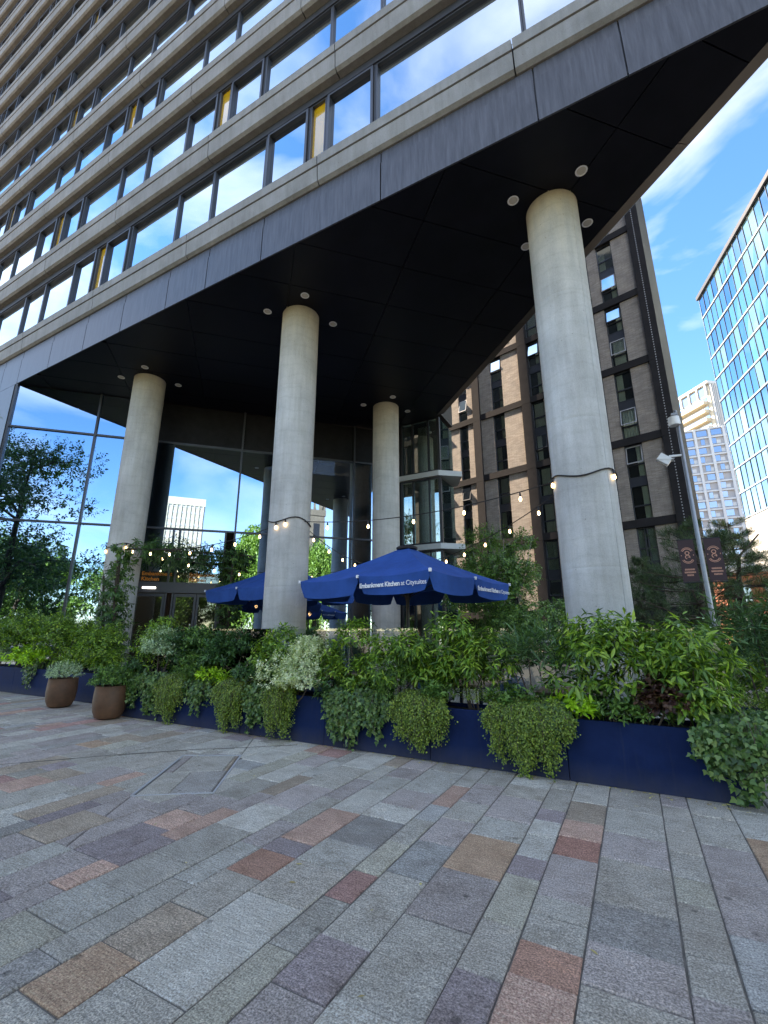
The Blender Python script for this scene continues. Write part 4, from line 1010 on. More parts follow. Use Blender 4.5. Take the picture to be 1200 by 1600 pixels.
# ------------------------------------------------------------------ plants in the planters
PC = 5.70
def sp(*a, **k): return bush(*a, **k)
G1 = 'evergreen shrubs in the planters'
lau = [(-8.1,.34,1.08,'hedge','leafy dark green shrub at the left end of the front planters'),(-7.35,.36,.88,'dark','glossy green shrub right of the silver bush'),(-6.75,.30,.90,'mid','small leaved green shrub before the entrance doors'),(-6.1,.30,.90,'dark','dark green shrub in front of the far parasol'),
       (-5.05,.32,.92,'hedge','upright green shrub at the foot of the middle column'),(-4.05,.26,.80,'hedge','green shrub right of the white variegated bush'),(-3.30,.36,.98,'hedge','tall green shrub below the parasol lettering'),(-2.62,.30,.85,'laurel','loose green shrub under the parasol corner'),
       (-1.85,.40,1.03,'laurel','bright bushy laurel in the middle of the front planters'),(-.42,.40,1.0,'laurel','bright laurel shrub at the foot of the near right column'),(.34,.38,.98,'laurel','tall laurel shrub near the right end of the planters')]
for i,(x_,rx_,h_,k_,lb) in enumerate(lau):
    bush('evergreen_shrub', lb, 'shrub', (x_, PC+.03, .55), rx_, .26, h_, k_, 100+i, n=int(300*rx_/.35) if k_ != 'laurel' else int(245*rx_/.4), nl=9 if k_ != 'dark' else 10, group=G1)
bush('oleander_shrub', 'spiky narrow leaved dark shrub between the two bright laurels', 'shrub', (-1.08,PC,.55), .26,.22,.78,'olean',131,n=60,nl=12)
bush('variegated_shrub', 'cream white variegated shrub, large and rounded, right of the middle column', 'shrub', (-4.50,PC-.27,.44), .42,.27,.86,'var',132,n=900,nl=11)
bush('variegated_shrub', 'silvery white variegated shrub near the left end of the front planters', 'shrub', (-7.62,PC-.18,.55), .30,.22,.95,'silver',133,n=480,nl=11)
bush('lime_shrub', 'small lime green shrub low before the right laurel', 'shrub', (-.72,PC-.20,.54), .19,.10,.27,'lime',134,n=34,nl=9)
bush('lime_shrub', 'small lime green tuft above the planters left of the middle column', 'shrub', (-6.12,PC-.20,.54), .18,.10,.30,'lime',135,n=30,nl=9)
bush('lime_shrub', 'bright lime shrub spilling over the left planters', 'shrub', (-13.0,6.12,.55), .36,.20,.48,'lime',136,n=90,nl=9)
bush('lime_shrub', 'yellow green shrub at the far left edge of the left planters', 'shrub', (-13.9,6.12,.55), .40,.18,.50,'lime',137,n=70,nl=9)
bush('red_shrub', 'dark purple red low shrub among the right laurels', 'shrub', (.08,PC-.20,.55), .24,.13,.50,'red',138,n=150,nl=8)
bush('herb_clump', 'rosemary like feathery clump above the ivy', 'shrub', (-2.80,PC-.17,.55), .22,.12,.42,'herb',139,n=150,nl=16)
bush('herb_clump', 'feathery green clump left of the middle column', 'shrub', (-6.75,PC-.17,.55), .18,.12,.30,'herb',140,n=90,nl=14)
for i,(x_,rx_,h_,k_,lb) in enumerate([(-.02,.26,.28,'mid','low green shrub on the rim of the right end planter'),(.42,.22,.36,'laurel','low laurel beside the ivy at the right end'),(-1.30,.24,.26,'mid','low green filler left of the spiky shrub'),(-1.75,.25,.24,'box','low small leaved mound below the middle laurel'),(-3.75,.20,.28,'dark','dark low shrub beside the table gap'),(-5.45,.30,.36,'dark','low dark shrub left of the variegated bush'),(-6.35,.25,.34,'mid','low green filler below the lime tuft'),(-8.25,.22,.40,'dark','low dark shrub at the left end of the front planters'),(-5.0,.22,.34,'mid','low green filler under the column foot shrub'),(-.35,.2,.25,'mid','low green filler right of the small lime shrub'),(-2.35,.2,.26,'mid','low green filler behind the yellow flowers')]):
    bush('low_shrub', lb, 'shrub', (x_, PC-.12, .54), rx_, .14, h_, k_, 160+i, n=int(75*rx_/.25), nl=9, group='low filler shrubs in the planters')
LG = 'dense evergreen hedge shrubs in the left planters'
for i,(x_,h_,lb) in enumerate([(-10.75,1.05,'hedge shrub at the right end of the left planters'),(-11.5,1.20,'hedge shrub second from the right in the left planters'),(-12.35,1.34,'tall hedge shrub behind the left pot'),(-13.3,1.36,'tall hedge shrub behind the lime shrub'),(-14.3,1.36,'tall hedge shrub near the left edge'),(-15.3,1.32,'hedge shrub cut by the left edge')]):
    bush('hedge_shrub', lb + ', glossy dark green', 'shrub', (x_, 6.34, .55), .55, .34, h_, 'hedge', 180+i, n=560, nl=9, group=LG)
bush('silver_tuft', 'pale grey green tuft at the far left edge', 'shrub', (-14.95,6.12,.55), .2,.14,.50,'silver',190,n=90,nl=10)
trl = [(-8.1,.62,'ivy',.18,70,'ivy hanging beside the right rust pot'),(-7.45,.50,'ivy',.05,70,'ivy below the silvery shrub'),(-7.0,.55,'trail',.02,260,'wiry small leaved mound hanging third from the left end'),(-6.35,.50,'ivy',.20,45,'ivy strands under the lime tuft'),(-5.62,.52,'trail',.0,270,'round wiry mound hanging left of the middle column'),
       (-5.05,.46,'ivy',.05,70,'ivy hanging below the middle column'),(-4.62,.46,'trail',.03,240,'wiry mound hanging below the variegated shrub'),(-3.48,.58,'ivy',.02,95,'thick ivy curtain under the parasol lettering'),(-3.05,.36,'ivy',.14,45,'short ivy strands left of the feathery clump front'),(-2.42,.62,'trail',.10,320,'wide wiry mound right of the ivy curtain'),
       (-1.15,.78,'trail',.02,420,'largest wiry mound hanging near the right end'),(-.85,.30,'ivy',.25,26,'short ivy beside the largest wiry mound')]
for i,(x_,wd,k_,zl,n_,lb) in enumerate(trl): trail('trailing_ivy' if k_ == 'ivy' else 'trailing_wire_plant', lb, x_, wd*.98, 5.56, 5.43, zl-.02, k_, 200+i, n=int(n_*1.35), bulge=.12 if k_ == 'ivy' else .19)
trail('trailing_ivy', 'ivy cascading over the right end of the front planters', .80, .72, 5.60, 5.40, .02, 'ivy', 230, n=200, bulge=.20)
trail('trailing_ivy', 'ivy strand hanging from the left planters', -13.0, .5, 6.15, 6.03, .10, 'ivy', 231, n=26, bulge=.08)
for i,(x_,y_,rx_,h_,lb) in enumerate([(1.30,6.95,.42,1.12,'nearest dark oleander at the right edge'),(1.95,7.05,.45,1.25,'second dark oleander at the right edge'),(2.7,7.0,.45,1.2,'dark oleander cut by the right edge'),(1.5,7.9,.5,1.35,'taller oleander behind the right edge planters')]):
    bush('oleander_shrub', lb, 'shrub', (x_,y_,.55 if y_ < 7.3 else .0), rx_, .32, h_ + (0 if y_ < 7.3 else .3), 'olean', 240+i, n=120, nl=13, group='oleanders at the right edge')
bush('fern_shrub', 'fresh green ferny shrub above the right edge oleanders', 'shrub', (1.15,7.6,.0), .42,.3,1.55,'laurel',246,n=110,nl=9)
for i,(x_,lb) in enumerate([(1.25,'nearest'),(1.9,'second')]): bush('low_shrub', 'small leaved mound at the right edge planter, ' + lb, 'shrub', (x_,6.78,.45), .32,.16,.35,'box',250+i,n=200,nl=10, group='mounds in the right edge planter')

# two rust coloured pots
def pot(x_, y_, label):
    t = thing('plant_pot', label, 'plant pot', (x_,y_,.004), 0, 'rust pots flanking the entrance'); t.scale = (.88,.88,.95)
    MB().lathe([(.17,0),(.235,.03),(.285,.14),(.305,.30),(.300,.46),(.292,.565),(.296,.58),(.278,.58),(.27,.50)], (0,0,0), 40).build('body', M['pot'], t, True)
    MB().lathe([(.268,.47),(.26,.52),(.02,.535)], (0,0,0), 24).build('soil', M['soil'], t); return t
pot(-10.42, 5.46, 'rust brown round pot left of the entrance gap'); pot(-8.34, 5.20, 'rust brown round pot right of the entrance gap')
def potbush(x_, y_, kind, seed, label):
    r = np.random.default_rng(seed); t = thing('pot_shrub', label, 'shrub', (x_,y_,.56))
    n = 330; d = rdir(r,n); d[:,2] = np.abs(d[:,2])*.9-.12; rad = r.uniform(.55,1,(n,1))
    P = d*rad*np.array([.31,.31,.30]) + np.array([0,0,.06])
    ml = {'silver':'leaf_silver','dark':'leaf_mid'}[kind]; s = .035 if kind == 'silver' else .05
    foliage('foliage', [shoots(r, P, d+np.array([0,0,.4]), 9, .07, s, s*.55, 80, 30, .1)], M[ml], t)
    mb = MB()
    for i in range(8): mb.tube([(0,0,-.04), tuple(P[i]*.5), tuple(P[i])], [.008,.006,.003], 5)
    mb.build('stem', M['bark'], t)
potbush(-10.42,5.46,'silver',300,'pale grey green shrub in the left rust pot'); potbush(-8.34,5.20,'dark',301,'dark green rounded shrub in the right rust pot')

# ------------------------------------------------------------------ parasols
def parasol(cx, cy, zv, za, half, rz, label, letters):
    t = thing('parasol', label, 'parasol', (cx,cy,0), rz, 'navy parasols on the terrace')
    MB().box(-.45,.45,-.45,.45,.004,.07).box(-.07,.07,-.07,.07,.07,.34).build('base', M['blackmetal'], t)
    MB().tube([(0,0,.07),(0,0,za-.02)], .038, 16).build('pole', M['blackmetal'], t, True)
    # canopy: 8 sloping panels slightly slack between the ribs
    tips = []
    for k in range(4):
        a = math.pi/2*k
        for (u,v) in ((1,0),(1,1)): tips.append(((u*math.cos(a)-v*math.sin(a))*half, (u*math.sin(a)+v*math.cos(a))*half))
    NS, NR = 6, 8
    can = MB(); hub = .20
    for k in range(8):
        p0, p1 = tips[k], tips[(k+1)%8]; vs = []
        for i in range(NR+1):
            r_ = i/NR
            for j in range(NS+1):
                s = j/NS; ex = p0[0]+(p1[0]-p0[0])*s; ey = p0[1]+(p1[1]-p0[1])*s
                rr = .06+(1-.06)*r_
                sag = -.045*math.sin(math.pi*s)*r_ - .05*math.sin(math.pi*r_)
                vs.append((ex*rr, ey*rr, za-(za-zv)*r_+sag))
        can.add(vs, [(i*(NS+1)+j,i*(NS+1)+j+1,(i+1)*(NS+1)+j+1,(i+1)*(NS+1)+j) for i in range(NR) for j in range(NS)])
    c_o = can.build('canopy', M['canvas'], t, True)
    for k in range(8):      # valance flap per panel, rounded at its ends
        p0, p1 = tips[k], tips[(k+1)%8]; vs = []; n = 14
        el = math.hypot(p1[0]-p0[0], p1[1]-p0[1]); nx, ny = (p1[1]-p0[1])/el, -(p1[0]-p0[0])/el
        for j in range(n+1):
            s = .01+.98*j/n; ex = p0[0]+(p1[0]-p0[0])*s; ey = p0[1]+(p1[1]-p0[1])*s
            e = min(s,1-s)*el; dp = .31*(1 - max(0,1-e/.16)**2.2*.85); sg = -.045*math.sin(math.pi*s)
            wv = .012*math.sin(s*9+k*1.7)
            for q in range(4):
                vs.append((ex+nx*(.004+wv*q/3-.02*(q/3)), ey+ny*(.004+wv*q/3-.02*(q/3)), zv+sg-dp*q/3))
        m_ = MB().add(vs, [(j*4+q,(j+1)*4+q,(j+1)*4+q+1,j*4+q+1) for j in range(n) for q in range(3)])
        o = m_.build('valance', M['canvas'], t, True)
        if k in letters:
            me1, w1 = text_mesh('Embankment Kitchen', .118, M['letter'], .0035, .93); me2, w2 = text_mesh(' at Citysuites', .118, M['letter'], 0.0, .93)
            w2 += .03; tot = w1+w2; X = Vector((p1[0]-p0[0], p1[1]-p0[1], 0)).normalized(); c = Vector(((p0[0]+p1[0])/2, (p0[1]+p1[1])/2, zv-.215)); nrm = Vector((nx,ny,0))
            sca = min(1, (el-.12)/tot)
            for me_, off_ in ((me1, -tot/2), (me2, -tot/2+w1)):
                lo = bpy.data.objects.new('lettering', me_); col.objects.link(lo); lo.parent = o
                Zv = nrm; Y = Zv.cross(X)
                mw = Matrix((X,Y,Zv)).transposed().to_4x4(); mw.translation = c + X*off_*sca + nrm*.019; lo.matrix_local = mw @ Matrix.Diagonal((sca,max(sca,.86),1,1))
        MB().box(p0[0]*1.004-.018,p0[0]*1.004+.018,p0[1]*1.004-.018,p0[1]*1.004+.018,zv-.035,zv+.02).build('rib_end', M['white'], t)
        MB().tube([(p0[0]*.03,p0[1]*.03,za-.10),(p0[0]*.99,p0[1]*.99,zv-.03)], .012, 6).build('rib', M['blackmetal'], t)
        MB().tube([(p0[0]*.02,p0[1]*.02,zv-.28),(p0[0]*.5,p0[1]*.5,(za+zv)/2-.08)], .011, 6).build('strut', M['blackmetal'], t)
    MB().lathe([(.05,-.06),(.06,.05),(.05,.06)], (0,0,zv-.28), 16).build('runner', M['blackmetal'], t)
    MB().lathe([(.21,-.035),(.22,.0),(.19,.02),(.05,.05),(.02,.06)], (0,0,za+.015), 24).build('cap', M['blackmetal'], t)
# panels whose letters face the plaza: chosen from the outward direction of each valance
parasol(-3.90, 8.20, 2.42, 3.12, 1.5, R(-10), 'navy blue square parasol with white lettering on its valance, the near one', (0,2,4,6))
parasol(-8.75, 10.05, 2.58, 3.30, 1.5, R(-10), 'navy blue square parasol half hidden behind the middle column', ())

# ------------------------------------------------------------------ trees
def tree(name, label, loc, h, rx, zc, rz, seed, n=900, nl=8, leaf='leaf_tree', ll=.09, lw=.045, trunk=.10, forks=7, multi=1, bark='bark', group=None, lean=0, sl=.25, droop=.3, clump=14, out=OUT_DIAM):
    """tapered trunk with limbs; crown of leaf shoots gathered in uneven clumps"""
    r = np.random.default_rng(seed); t = thing(name, label, 'tree', loc, 0, group)
    tr = MB(); cl = []
    for m_ in range(multi):
        b = np.array([r.uniform(-.15,.15)*(multi>1), r.uniform(-.15,.15)*(multi>1), 0.]); top = np.array([r.normal()*rx*.2*(1 if multi == 1 else 2), r.normal()*rx*.2, h*.9])
        pts = [b + (top-b)*s + r.normal(size=3)*np.array([.05,.05,0])*h*.06*(0<s<1) for s in np.linspace(0,1,6)]
        tk = trunk/(multi**.5); tr.tube(pts, [tk*(1.25 if i == 0 else 1-.85*i/5) for i in range(6)], 9)
        for f in range(forks):
            s = r.uniform(.28,.95); p = b+(top-b)*s; d = rdir(r,1)[0]; d[2] = abs(d[2])*.5+.1
            reach = r.uniform(.55,1.0)*rx*(1.15-abs(s-.5)); q = p + d*np.array([reach,reach,reach*.7]); mid_ = (p+q)/2+np.array([0,0,.06*h*r.uniform(0,1)])
            tr.tube([p, mid_, q], [tk*.42*(1.1-s*.6), tk*.28*(1.1-s*.6), tk*.08], 6); cl += [q, mid_]
    tr.build('trunk', M[bark], t, True)
    k = clump; d = rdir(r,k); rr = r.uniform(.25,.95,(k,1))**.6; cc = d*rr*np.array([rx,rx,rz]) + np.array([0,0,zc])
    cc = np.concatenate([cc, np.array(cl)]) if cl else cc
    cr = r.uniform(.18,.36,len(cc))*rx
    wi = r.integers(0,len(cc),n); dd = rdir(r,n); P = cc[wi] + dd*(r.uniform(.2,1,(n,1))**.5)*cr[wi][:,None]*np.array([1.25,1.25,.72])
    P[:,2] = np.maximum(P[:,2], zc-rz*1.05)
    dirs = dd*.6 + np.array([0,0,.15]) + r.normal(size=(n,3))*.4 + unit(P-np.array([0,0,zc]))*.5
    foliage('crown', [shoots(r, P, dirs, nl, sl, ll, lw, 75, 30, droop, out=out, curl=.15)], M[leaf], t); return t
tree('street_tree', 'small leafy green tree behind the near parasol', (-3.25,12.95,0), 4.55, 1.5, 3.0, 1.5, 400, n=3600, nl=10, leaf='leaf_mid', ll=.085, lw=.052, trunk=.06, multi=4, forks=6, bark='birch', sl=.22)
tree('plaza_tree', 'dark broad tree in the plaza whose leaves touch the left edge', (-14.7,1.5,0), 10.4, 3.0, 6.6, 3.9, 401, n=2700, nl=10, leaf='leaf_tree', ll=.16, lw=.09, trunk=.19, forks=16, sl=.4, clump=26)
for i,(x_,y_,h_,rx_,lf,lb) in enumerate([(1.0,-14.5,9.5,4.2,'leaf_mid','rounded green tree mirrored low in the glass wall'),(-5.5,-20,10,4.5,'leaf_mid','broad green tree mirrored beside the dark tree'),(9.5,-22,8.5,3.6,'leaf_tree','green tree mirrored beside the doorway'),(-12,-15,7.5,3.6,'leaf_mid','low green tree mirrored behind the dark plaza tree'),(-17.5,-9,7,3.2,'leaf_tree','small green tree mirrored at the left edge of the glass'),(15,-27,8,3.8,'leaf_mid','green tree mirrored below the cream tower'),(35,-20,8,3.8,'leaf_tree','green tree mirrored right of the willows'),(24,-27,8,4,'leaf_mid','green tree mirrored between the willows'),(-1.5,-24,7.5,4,'leaf_tree','dense tree mirrored low behind the rounded green tree'),(5,-19,6.5,3.4,'leaf_mid','low dense tree mirrored left of the left column'),(-9.5,-24,8,4,'leaf_tree','dense tree mirrored far left in the glass')]):
    tree('park_tree', lb, (x_,y_,0), h_, rx_, h_*.5, h_*.48, 410+i, n=2200, nl=8, leaf=lf, ll=.30, lw=.18, trunk=.2, forks=9, sl=.5, group='park trees across the plaza')
def willow(loc, h, rx, seed, label):
    r = np.random.default_rng(seed); t = thing('willow_tree', label, 'tree', loc, 0, 'weeping willows across the plaza')
    MB().tube([(0,0,0),(.2,.1,h*.35),(0,.2,h*.7)], [.45,.35,.15], 10).build('trunk', M['bark'], t, True)
    Ps=[];Ds=[]
    for i in range(620):
        a = r.uniform(0,6.28); rr = rx*r.uniform(.1,1)**.6; z = h*(.97-.42*(rr/rx)**2)*r.uniform(.9,1.0); Ln = r.uniform(.25,.62)*h; m_ = int(Ln/.20)
        s = np.arange(m_)*.20; x_ = rr*math.cos(a)+.03*s*math.cos(a)+r.normal(size=m_)*.08; y_ = rr*math.sin(a)+.03*s*math.sin(a)+r.normal(size=m_)*.08
        Ps.append(np.stack([x_,y_,np.maximum(z-s,.4)],1)); Ds.append(np.array([0,0,-1.])+r.normal(size=(m_,3))*.5)
    P = np.concatenate(Ps); D = np.concatenate(Ds)
    foliage('crown', [leaf_geo(P,D,r.normal(size=P.shape),.50,.20,OUT_DIAM)], M['leaf_willow'], t)
willow((20.3,-18.8,0), 16.5, 4.6, 420, 'weeping willow mirrored left of the middle column'); willow((29.0,-16.5,0), 15.5, 4.4, 421, 'weeping willow mirrored right of the middle column')
def pine(loc, h, rx, seed, leaf, label, n=900, tk=.14):
    r = np.random.default_rng(seed); t = thing('pine_tree', label, 'tree', loc, 0, 'pines beyond the terrace'); tr = MB()
    pts = [(r.normal()*.05*i, r.normal()*.05*i, h*.96*i/6) for i in range(7)]; tr.tube(pts, [tk*(1.15-i/6.3) for i in range(7)], 9)
    Pb = []; Db = []
    for lv in range(9):
        z = h*(.26+.72*lv/8.5); k = 6 if lv < 7 else 4
        for i in range(k):
            a = r.uniform(0,6.28); rr = rx*(1.0-.80*(lv/9)**1.4)*r.uniform(.6,1.1); c, s = math.cos(a), math.sin(a)
            p0 = np.array(pts[min(6,int(z/h*6.2))])*np.array([1,1,0])+np.array([0,0,z]); p2 = p0+np.array([c*rr,s*rr,rr*r.uniform(-.05,.28)]); p1 = (p0+p2)/2+np.array([0,0,-.04*rr])
            tr.tube([p0,p1,p2],[tk*.3*(1-lv/12),tk*.2*(1-lv/12),.012],5)
            for q in range(int(n/50)):
                u = r.uniform(.35,1.02); p = p0+(p2-p0)*u + r.normal(size=3)*np.array([.24,.24,.12])*rr*.5; Pb.append(p); Db.append(np.array([c*.6,s*.6,.7])+r.normal(size=3)*.35)
    tr.build('trunk', M['bark'], t, True)
    foliage('crown', [shoots(r, np.array(Pb), np.array(Db), 26, .22, .19, .019, 80, 25, .0, out=OUT_DIAM, curl=.05)], M[leaf], t)
pine((2.25,19.8,0), 5.6, 2.5, 430, 'leaf_pine', 'dark spreading pine behind the lamp post banners'); pine((3.9,21.5,0), 5.2, 2.1, 432, 'leaf_pine', 'dark pine right of the banners'); pine((4.7,27.5,0), 7.0, 2.2, 431, 'leaf_pinelit', 'sunlit yellow green pine behind the banners'); pine((.5,22.5,0), 4.6, 1.9, 433, 'leaf_pine', 'low dark pine between the near column and the lamp post')
for i,(az_,d_,lf,lb) in enumerate([(-15.5,23,'lime','nearest sunlit lime shrub beyond the small tree'),(-12.5,24.5,'lime','sunlit lime shrub beside the small tree trunk'),(-10.2,23,'hedge','green shrub beyond the terrace right of the small tree'),(-18,24,'hedge','green shrub beyond the terrace left of the small tree'),(2.5,18.5,'hedge','green shrub beyond the terrace behind the right laurel'),(6.2,17.0,'hedge','green shrub at the foot of the lamp post'),(9.0,18.5,'lime','sunlit shrub beyond the lamp post'),(-6,25,'hedge','green shrub beyond the near column')]):
    p = polar(az_, d_); bush('distant_shrub', lb, 'shrub', p, 1.1,.8,1.5,lf,440+i,n=260,nl=9,group='shrubs beyond the terrace')

# ------------------------------------------------------------------ leafy door garland
def garland(label, runs, seed, leafkinds, loc):
    r = np.random.default_rng(seed); t = thing('door_garland', label, 'garland', loc, 0)
    lo = np.array(loc)
    for (a, b, rad, n, lk, ll, lw) in runs:
        a = np.array(a)-lo; b = np.array(b)-lo; s = r.uniform(0,1,(n,1)); d = rdir(r,n)
        P = a+(b-a)*s + d*rad*(r.uniform(.3,1,(n,1))**.6)*(1+.35*np.sin(s*17+r.uniform(0,6)))
        foliage('foliage', [shoots(r, P, d+np.array([0,0,-.25])+r.normal(size=(n,3))*.3, 9, .16, ll, lw, 80, 25, .5)], M[lk], t)
    mb = MB()
    for (a,b,*_) in runs: mb.tube([np.array(a)-lo, (np.array(a)+np.array(b))/2-lo, np.array(b)-lo], .03, 6)
    mb.build('stem', M['bark'], t); return t
def wp(a, b, z): p = WF[0]+WF[1]*a+WF[2]*b; return (p.x,p.y,z)
garland('leafy green garland hung over the entrance doors', [(wp(3.7,-.35,4.05), wp(7.9,-.35,3.95), .32, 210, 'leaf_dark', .16,.05), (wp(4.2,-.42,3.75), wp(7.0,-.42,3.75), .26, 90, 'leaf_olean', .24,.03), (wp(7.35,-.3,4.1), wp(7.3,-.3,.3), .36, 210, 'leaf_dark', .17,.055), (wp(7.3,-.45,3.9), wp(7.3,-.45,2.0), .3, 60, 'leaf_mid', .2,.05)], 500, None, wp(5.5,-.3,0))
garland('leafy green climber rising beside the left column', [((-11.75,7.25,.1),(-12.05,7.2,3.7), .30, 210, 'leaf_ivy', .12,.06), ((-11.7,7.15,.6),(-11.95,7.1,3.4), .34, 90, 'leaf_dark', .17,.045), ((-12.0,7.3,3.65),(-11.2,8.4,3.75), .25, 70, 'leaf_dark', .15,.05), ((-12.1,7.1,1.5),(-12.3,7.0,2.9), .26, 40, 'leaf_olean', .2,.028)], 501, None, (-11.8,7.2,0))

# ------------------------------------------------------------------ lamp post with banners and cameras
LP = (1.68,13.4,0)
lp = thing('lamp_post', 'galvanised steel post carrying two dark banners and security cameras', 'post', LP)
MB().lathe([(.13,0),(.13,.02),(.07,.03),(.07,1.55),(.075,1.56),(.075,1.62),(.055,1.64),(.045,7.2),(.025,7.24)], (0,0,0), 20).build('pole', M['steel'], lp, True)
def banner(side):
    bx0, bx1 = (.09,.43) if side > 0 else (-.46,-.12)
    o = MB().box(bx0,bx1,-.006,.006,2.66,3.70).build('banner', M['banner'], lp)
    for z in (2.64,3.71): MB().tube([(0,0,z),((bx1 if side > 0 else bx0)*1.02,0,z)], .014, 8).build('banner_arm', M['blackmetal'], lp)
    cx = (bx0+bx1)/2; m_ = MB()
    def arc(c0, rr, a0, a1, tt, n=16):
        pts = [(c0[0]+rr*math.cos(R(a0+(a1-a0)*i/n)), c0[1]+rr*math.sin(R(a0+(a1-a0)*i/n))) for i in range(n+1)]; vs = []
        for (x_,z_), i in zip(pts, range(n+1)):
            a = R(a0+(a1-a0)*i/n); vs += [(x_-tt/2*math.cos(a),-.009,z_-tt/2*math.sin(a)),(x_+tt/2*math.cos(a),-.009,z_+tt/2*math.sin(a))]
        m_.add(vs, [(2*i,2*i+1,2*i+3,2*i+2) for i in range(n)])
    for rr, tt in ((.125,.012),(.095,.018)):
        arc((cx,3.38), rr, 20, 160, tt); arc((cx,3.24), rr, 200, 340, tt)
    arc((cx,3.37), .042, 0, 360, .018, 20); arc((cx,3.27), .047, -30, 250, .018, 18); m_.box(cx+.0,cx+.045,-.010,-.008,3.262,3.276)
    m_.box(cx-.135,cx-.12,-.010,-.008,3.30,3.325).box(cx+.12,cx+.135,-.010,-.008,3.30,3.33)
    m_.build('emblem', M['copper'], o)
    ln = MB()
    for row,(wd,z) in enumerate(((.20,2.94),(.23,2.87),(.14,2.80))):
        x_ = cx-wd/2
        while x_ < cx+wd/2: w_ = rnd.uniform(.012,.02); ln.box(x_,x_+w_,-.010,-.008,z,z+.04); x_ += w_+.007
    ln.build('print', M['copper'], o)
banner(-1); banner(1)
lp.rotation_euler = (0,0,R(2))
MB().lathe([(.02,-.14),(.13,-.13),(.14,-.09),(.13,.10),(.05,.13),(.02,.14)], (-.08,-.10,6.9), 24).build('dome_camera', M['white'], lp, True)
MB().box(-.12,.02,-.14,-.02,7.06,7.12).build('dome_bracket', M['steel'], lp)
MB().tube([(0,0,5.95),(-.32,-.05,5.95)], .03, 10).build('camera_arm', M['white'], lp, True)
cam_b = MB().box(-.14,.14,-.09,.09,-.09,.09).add([(-.16,-.11,-.10),(-.16,.11,-.10),(-.16,.11,.11),(-.16,-.11,.11),(.18,-.11,.10),(.18,.11,.10)], [(0,1,2,3),(3,2,5,4),(0,4,5,1),(0,3,4),(1,5,2)]).build('camera', M['white'], lp)
cam_b.location = (-.44,-.06,5.86); cam_b.rotation_euler = (0,R(40),0)
# small black waste bin and menu board glimpsed beyond
sb = thing('menu_board', 'small dark menu board beside the near right column', 'sign', tuple(polar(-9.3,17)))
MB().box(-.28,.28,-.02,.02,1.0,1.75).build('board', M['blackmetal'], sb)
for z in (1.1,1.28,1.46): MB().box(-.22,.22,-.026,-.021,z,z+.08).build('slot', M['greypanel'], sb)
for s in (-1,1): MB().box(s*.25-.02,s*.25+.02,-.018,.018,-.004,1.0).build('leg', M['blackmetal'], sb)
sb.rotation_euler = (0,0,R(10))

# ------------------------------------------------------------------ festoon lights
def festoon(label, a, b, sag, nb_, first=.1, last=.92):
    a = Vector(a); b = Vector(b); t = thing('festoon_light', label, 'string lights', a, 0, 'festoon lights between the columns')
    def P(s): p = (b-a)*s; p.z -= sag*4*s*(1-s); return p
    MB().tube([P(i/24) for i in range(25)], .009, 6).build('cable', M['cable'], t)
    for i in range(nb_):
        p = P(first+(last-first)*i/max(1,nb_-1))
        o = MB().lathe([(.006,-.002),(.016,-.03),(.018,-.085),(.014,-.09)], tuple(p), 10).build('socket', M['cable'], t)
        MB().lathe([(.012,-.088),(.019,-.108),(.025,-.132),(.023,-.152),(.010,-.168),(.004,-.170)], tuple(p), 12).build('bulb', M['bulb'], o, True)
def wrap(c, z, label, dips):
    t = thing('festoon_loop', label, 'string lights', (c[0],c[1],z), 0, 'light strings looped round the columns')
    pts = [(.49*math.cos(q), .49*math.sin(q), -.06*math.sin(3*q)-.05) for q in np.linspace(0,6.2832,41)]
    MB().tube(pts, .013, 6).build('cable', M['cable'], t)
    for q in dips:
        p = (.50*math.cos(R(q)), .50*math.sin(R(q)), -.06*math.sin(3*R(q))-.06)
        o = MB().lathe([(.006,.01),(.016,-.02),(.018,-.075),(.014,-.08)], p, 10).build('socket', M['cable'], t)
        MB().lathe([(.012,-.078),(.019,-.098),(.025,-.122),(.023,-.142),(.010,-.158),(.004,-.160)], p, 12).build('bulb', M['bulb'], o, True)
C1,C2,C4,C3 = COLS
wrap(C1, 3.92, 'light string looped round the left column', (255,330)); wrap(C2, 3.92, 'light string looped round the middle column', (275,300)); wrap(C4, 3.92, 'light string looped round the near right column', (205,335)); wrap(C3, 3.6, 'light string looped round the rear column', (250,))
festoon('upper light string from the middle column to the near right column', (C2[0]+.48,C2[1]-.05,3.86), (C4[0]-.5,C4[1],3.92), .22, 5, .12, .9)
festoon('light string from the middle column to the rear column', (C2[0]+.1,C2[1]+.49,3.86), (C3[0]+.05,C3[1]-.5,3.55), .25, 6, .08, .93)
festoon('light string from the rear column to the near right column', (C3[0]+.48,C3[1]-.1,3.55), (C4[0]-.4,C4[1]+.35,3.86), .35, 8, .08, .92)
festoon('light string from the left column to the middle column', (C1[0]+.4,C1[1]-.3,3.86), (C2[0]-.5,C2[1],3.86), .30, 7, .08, .93)
festoon('light string from the left column to the rear column', (C1[0]+.4,C1[1]+.3,3.86), (C3[0]-.45,C3[1]-.2,3.55), .45, 9, .08, .93)

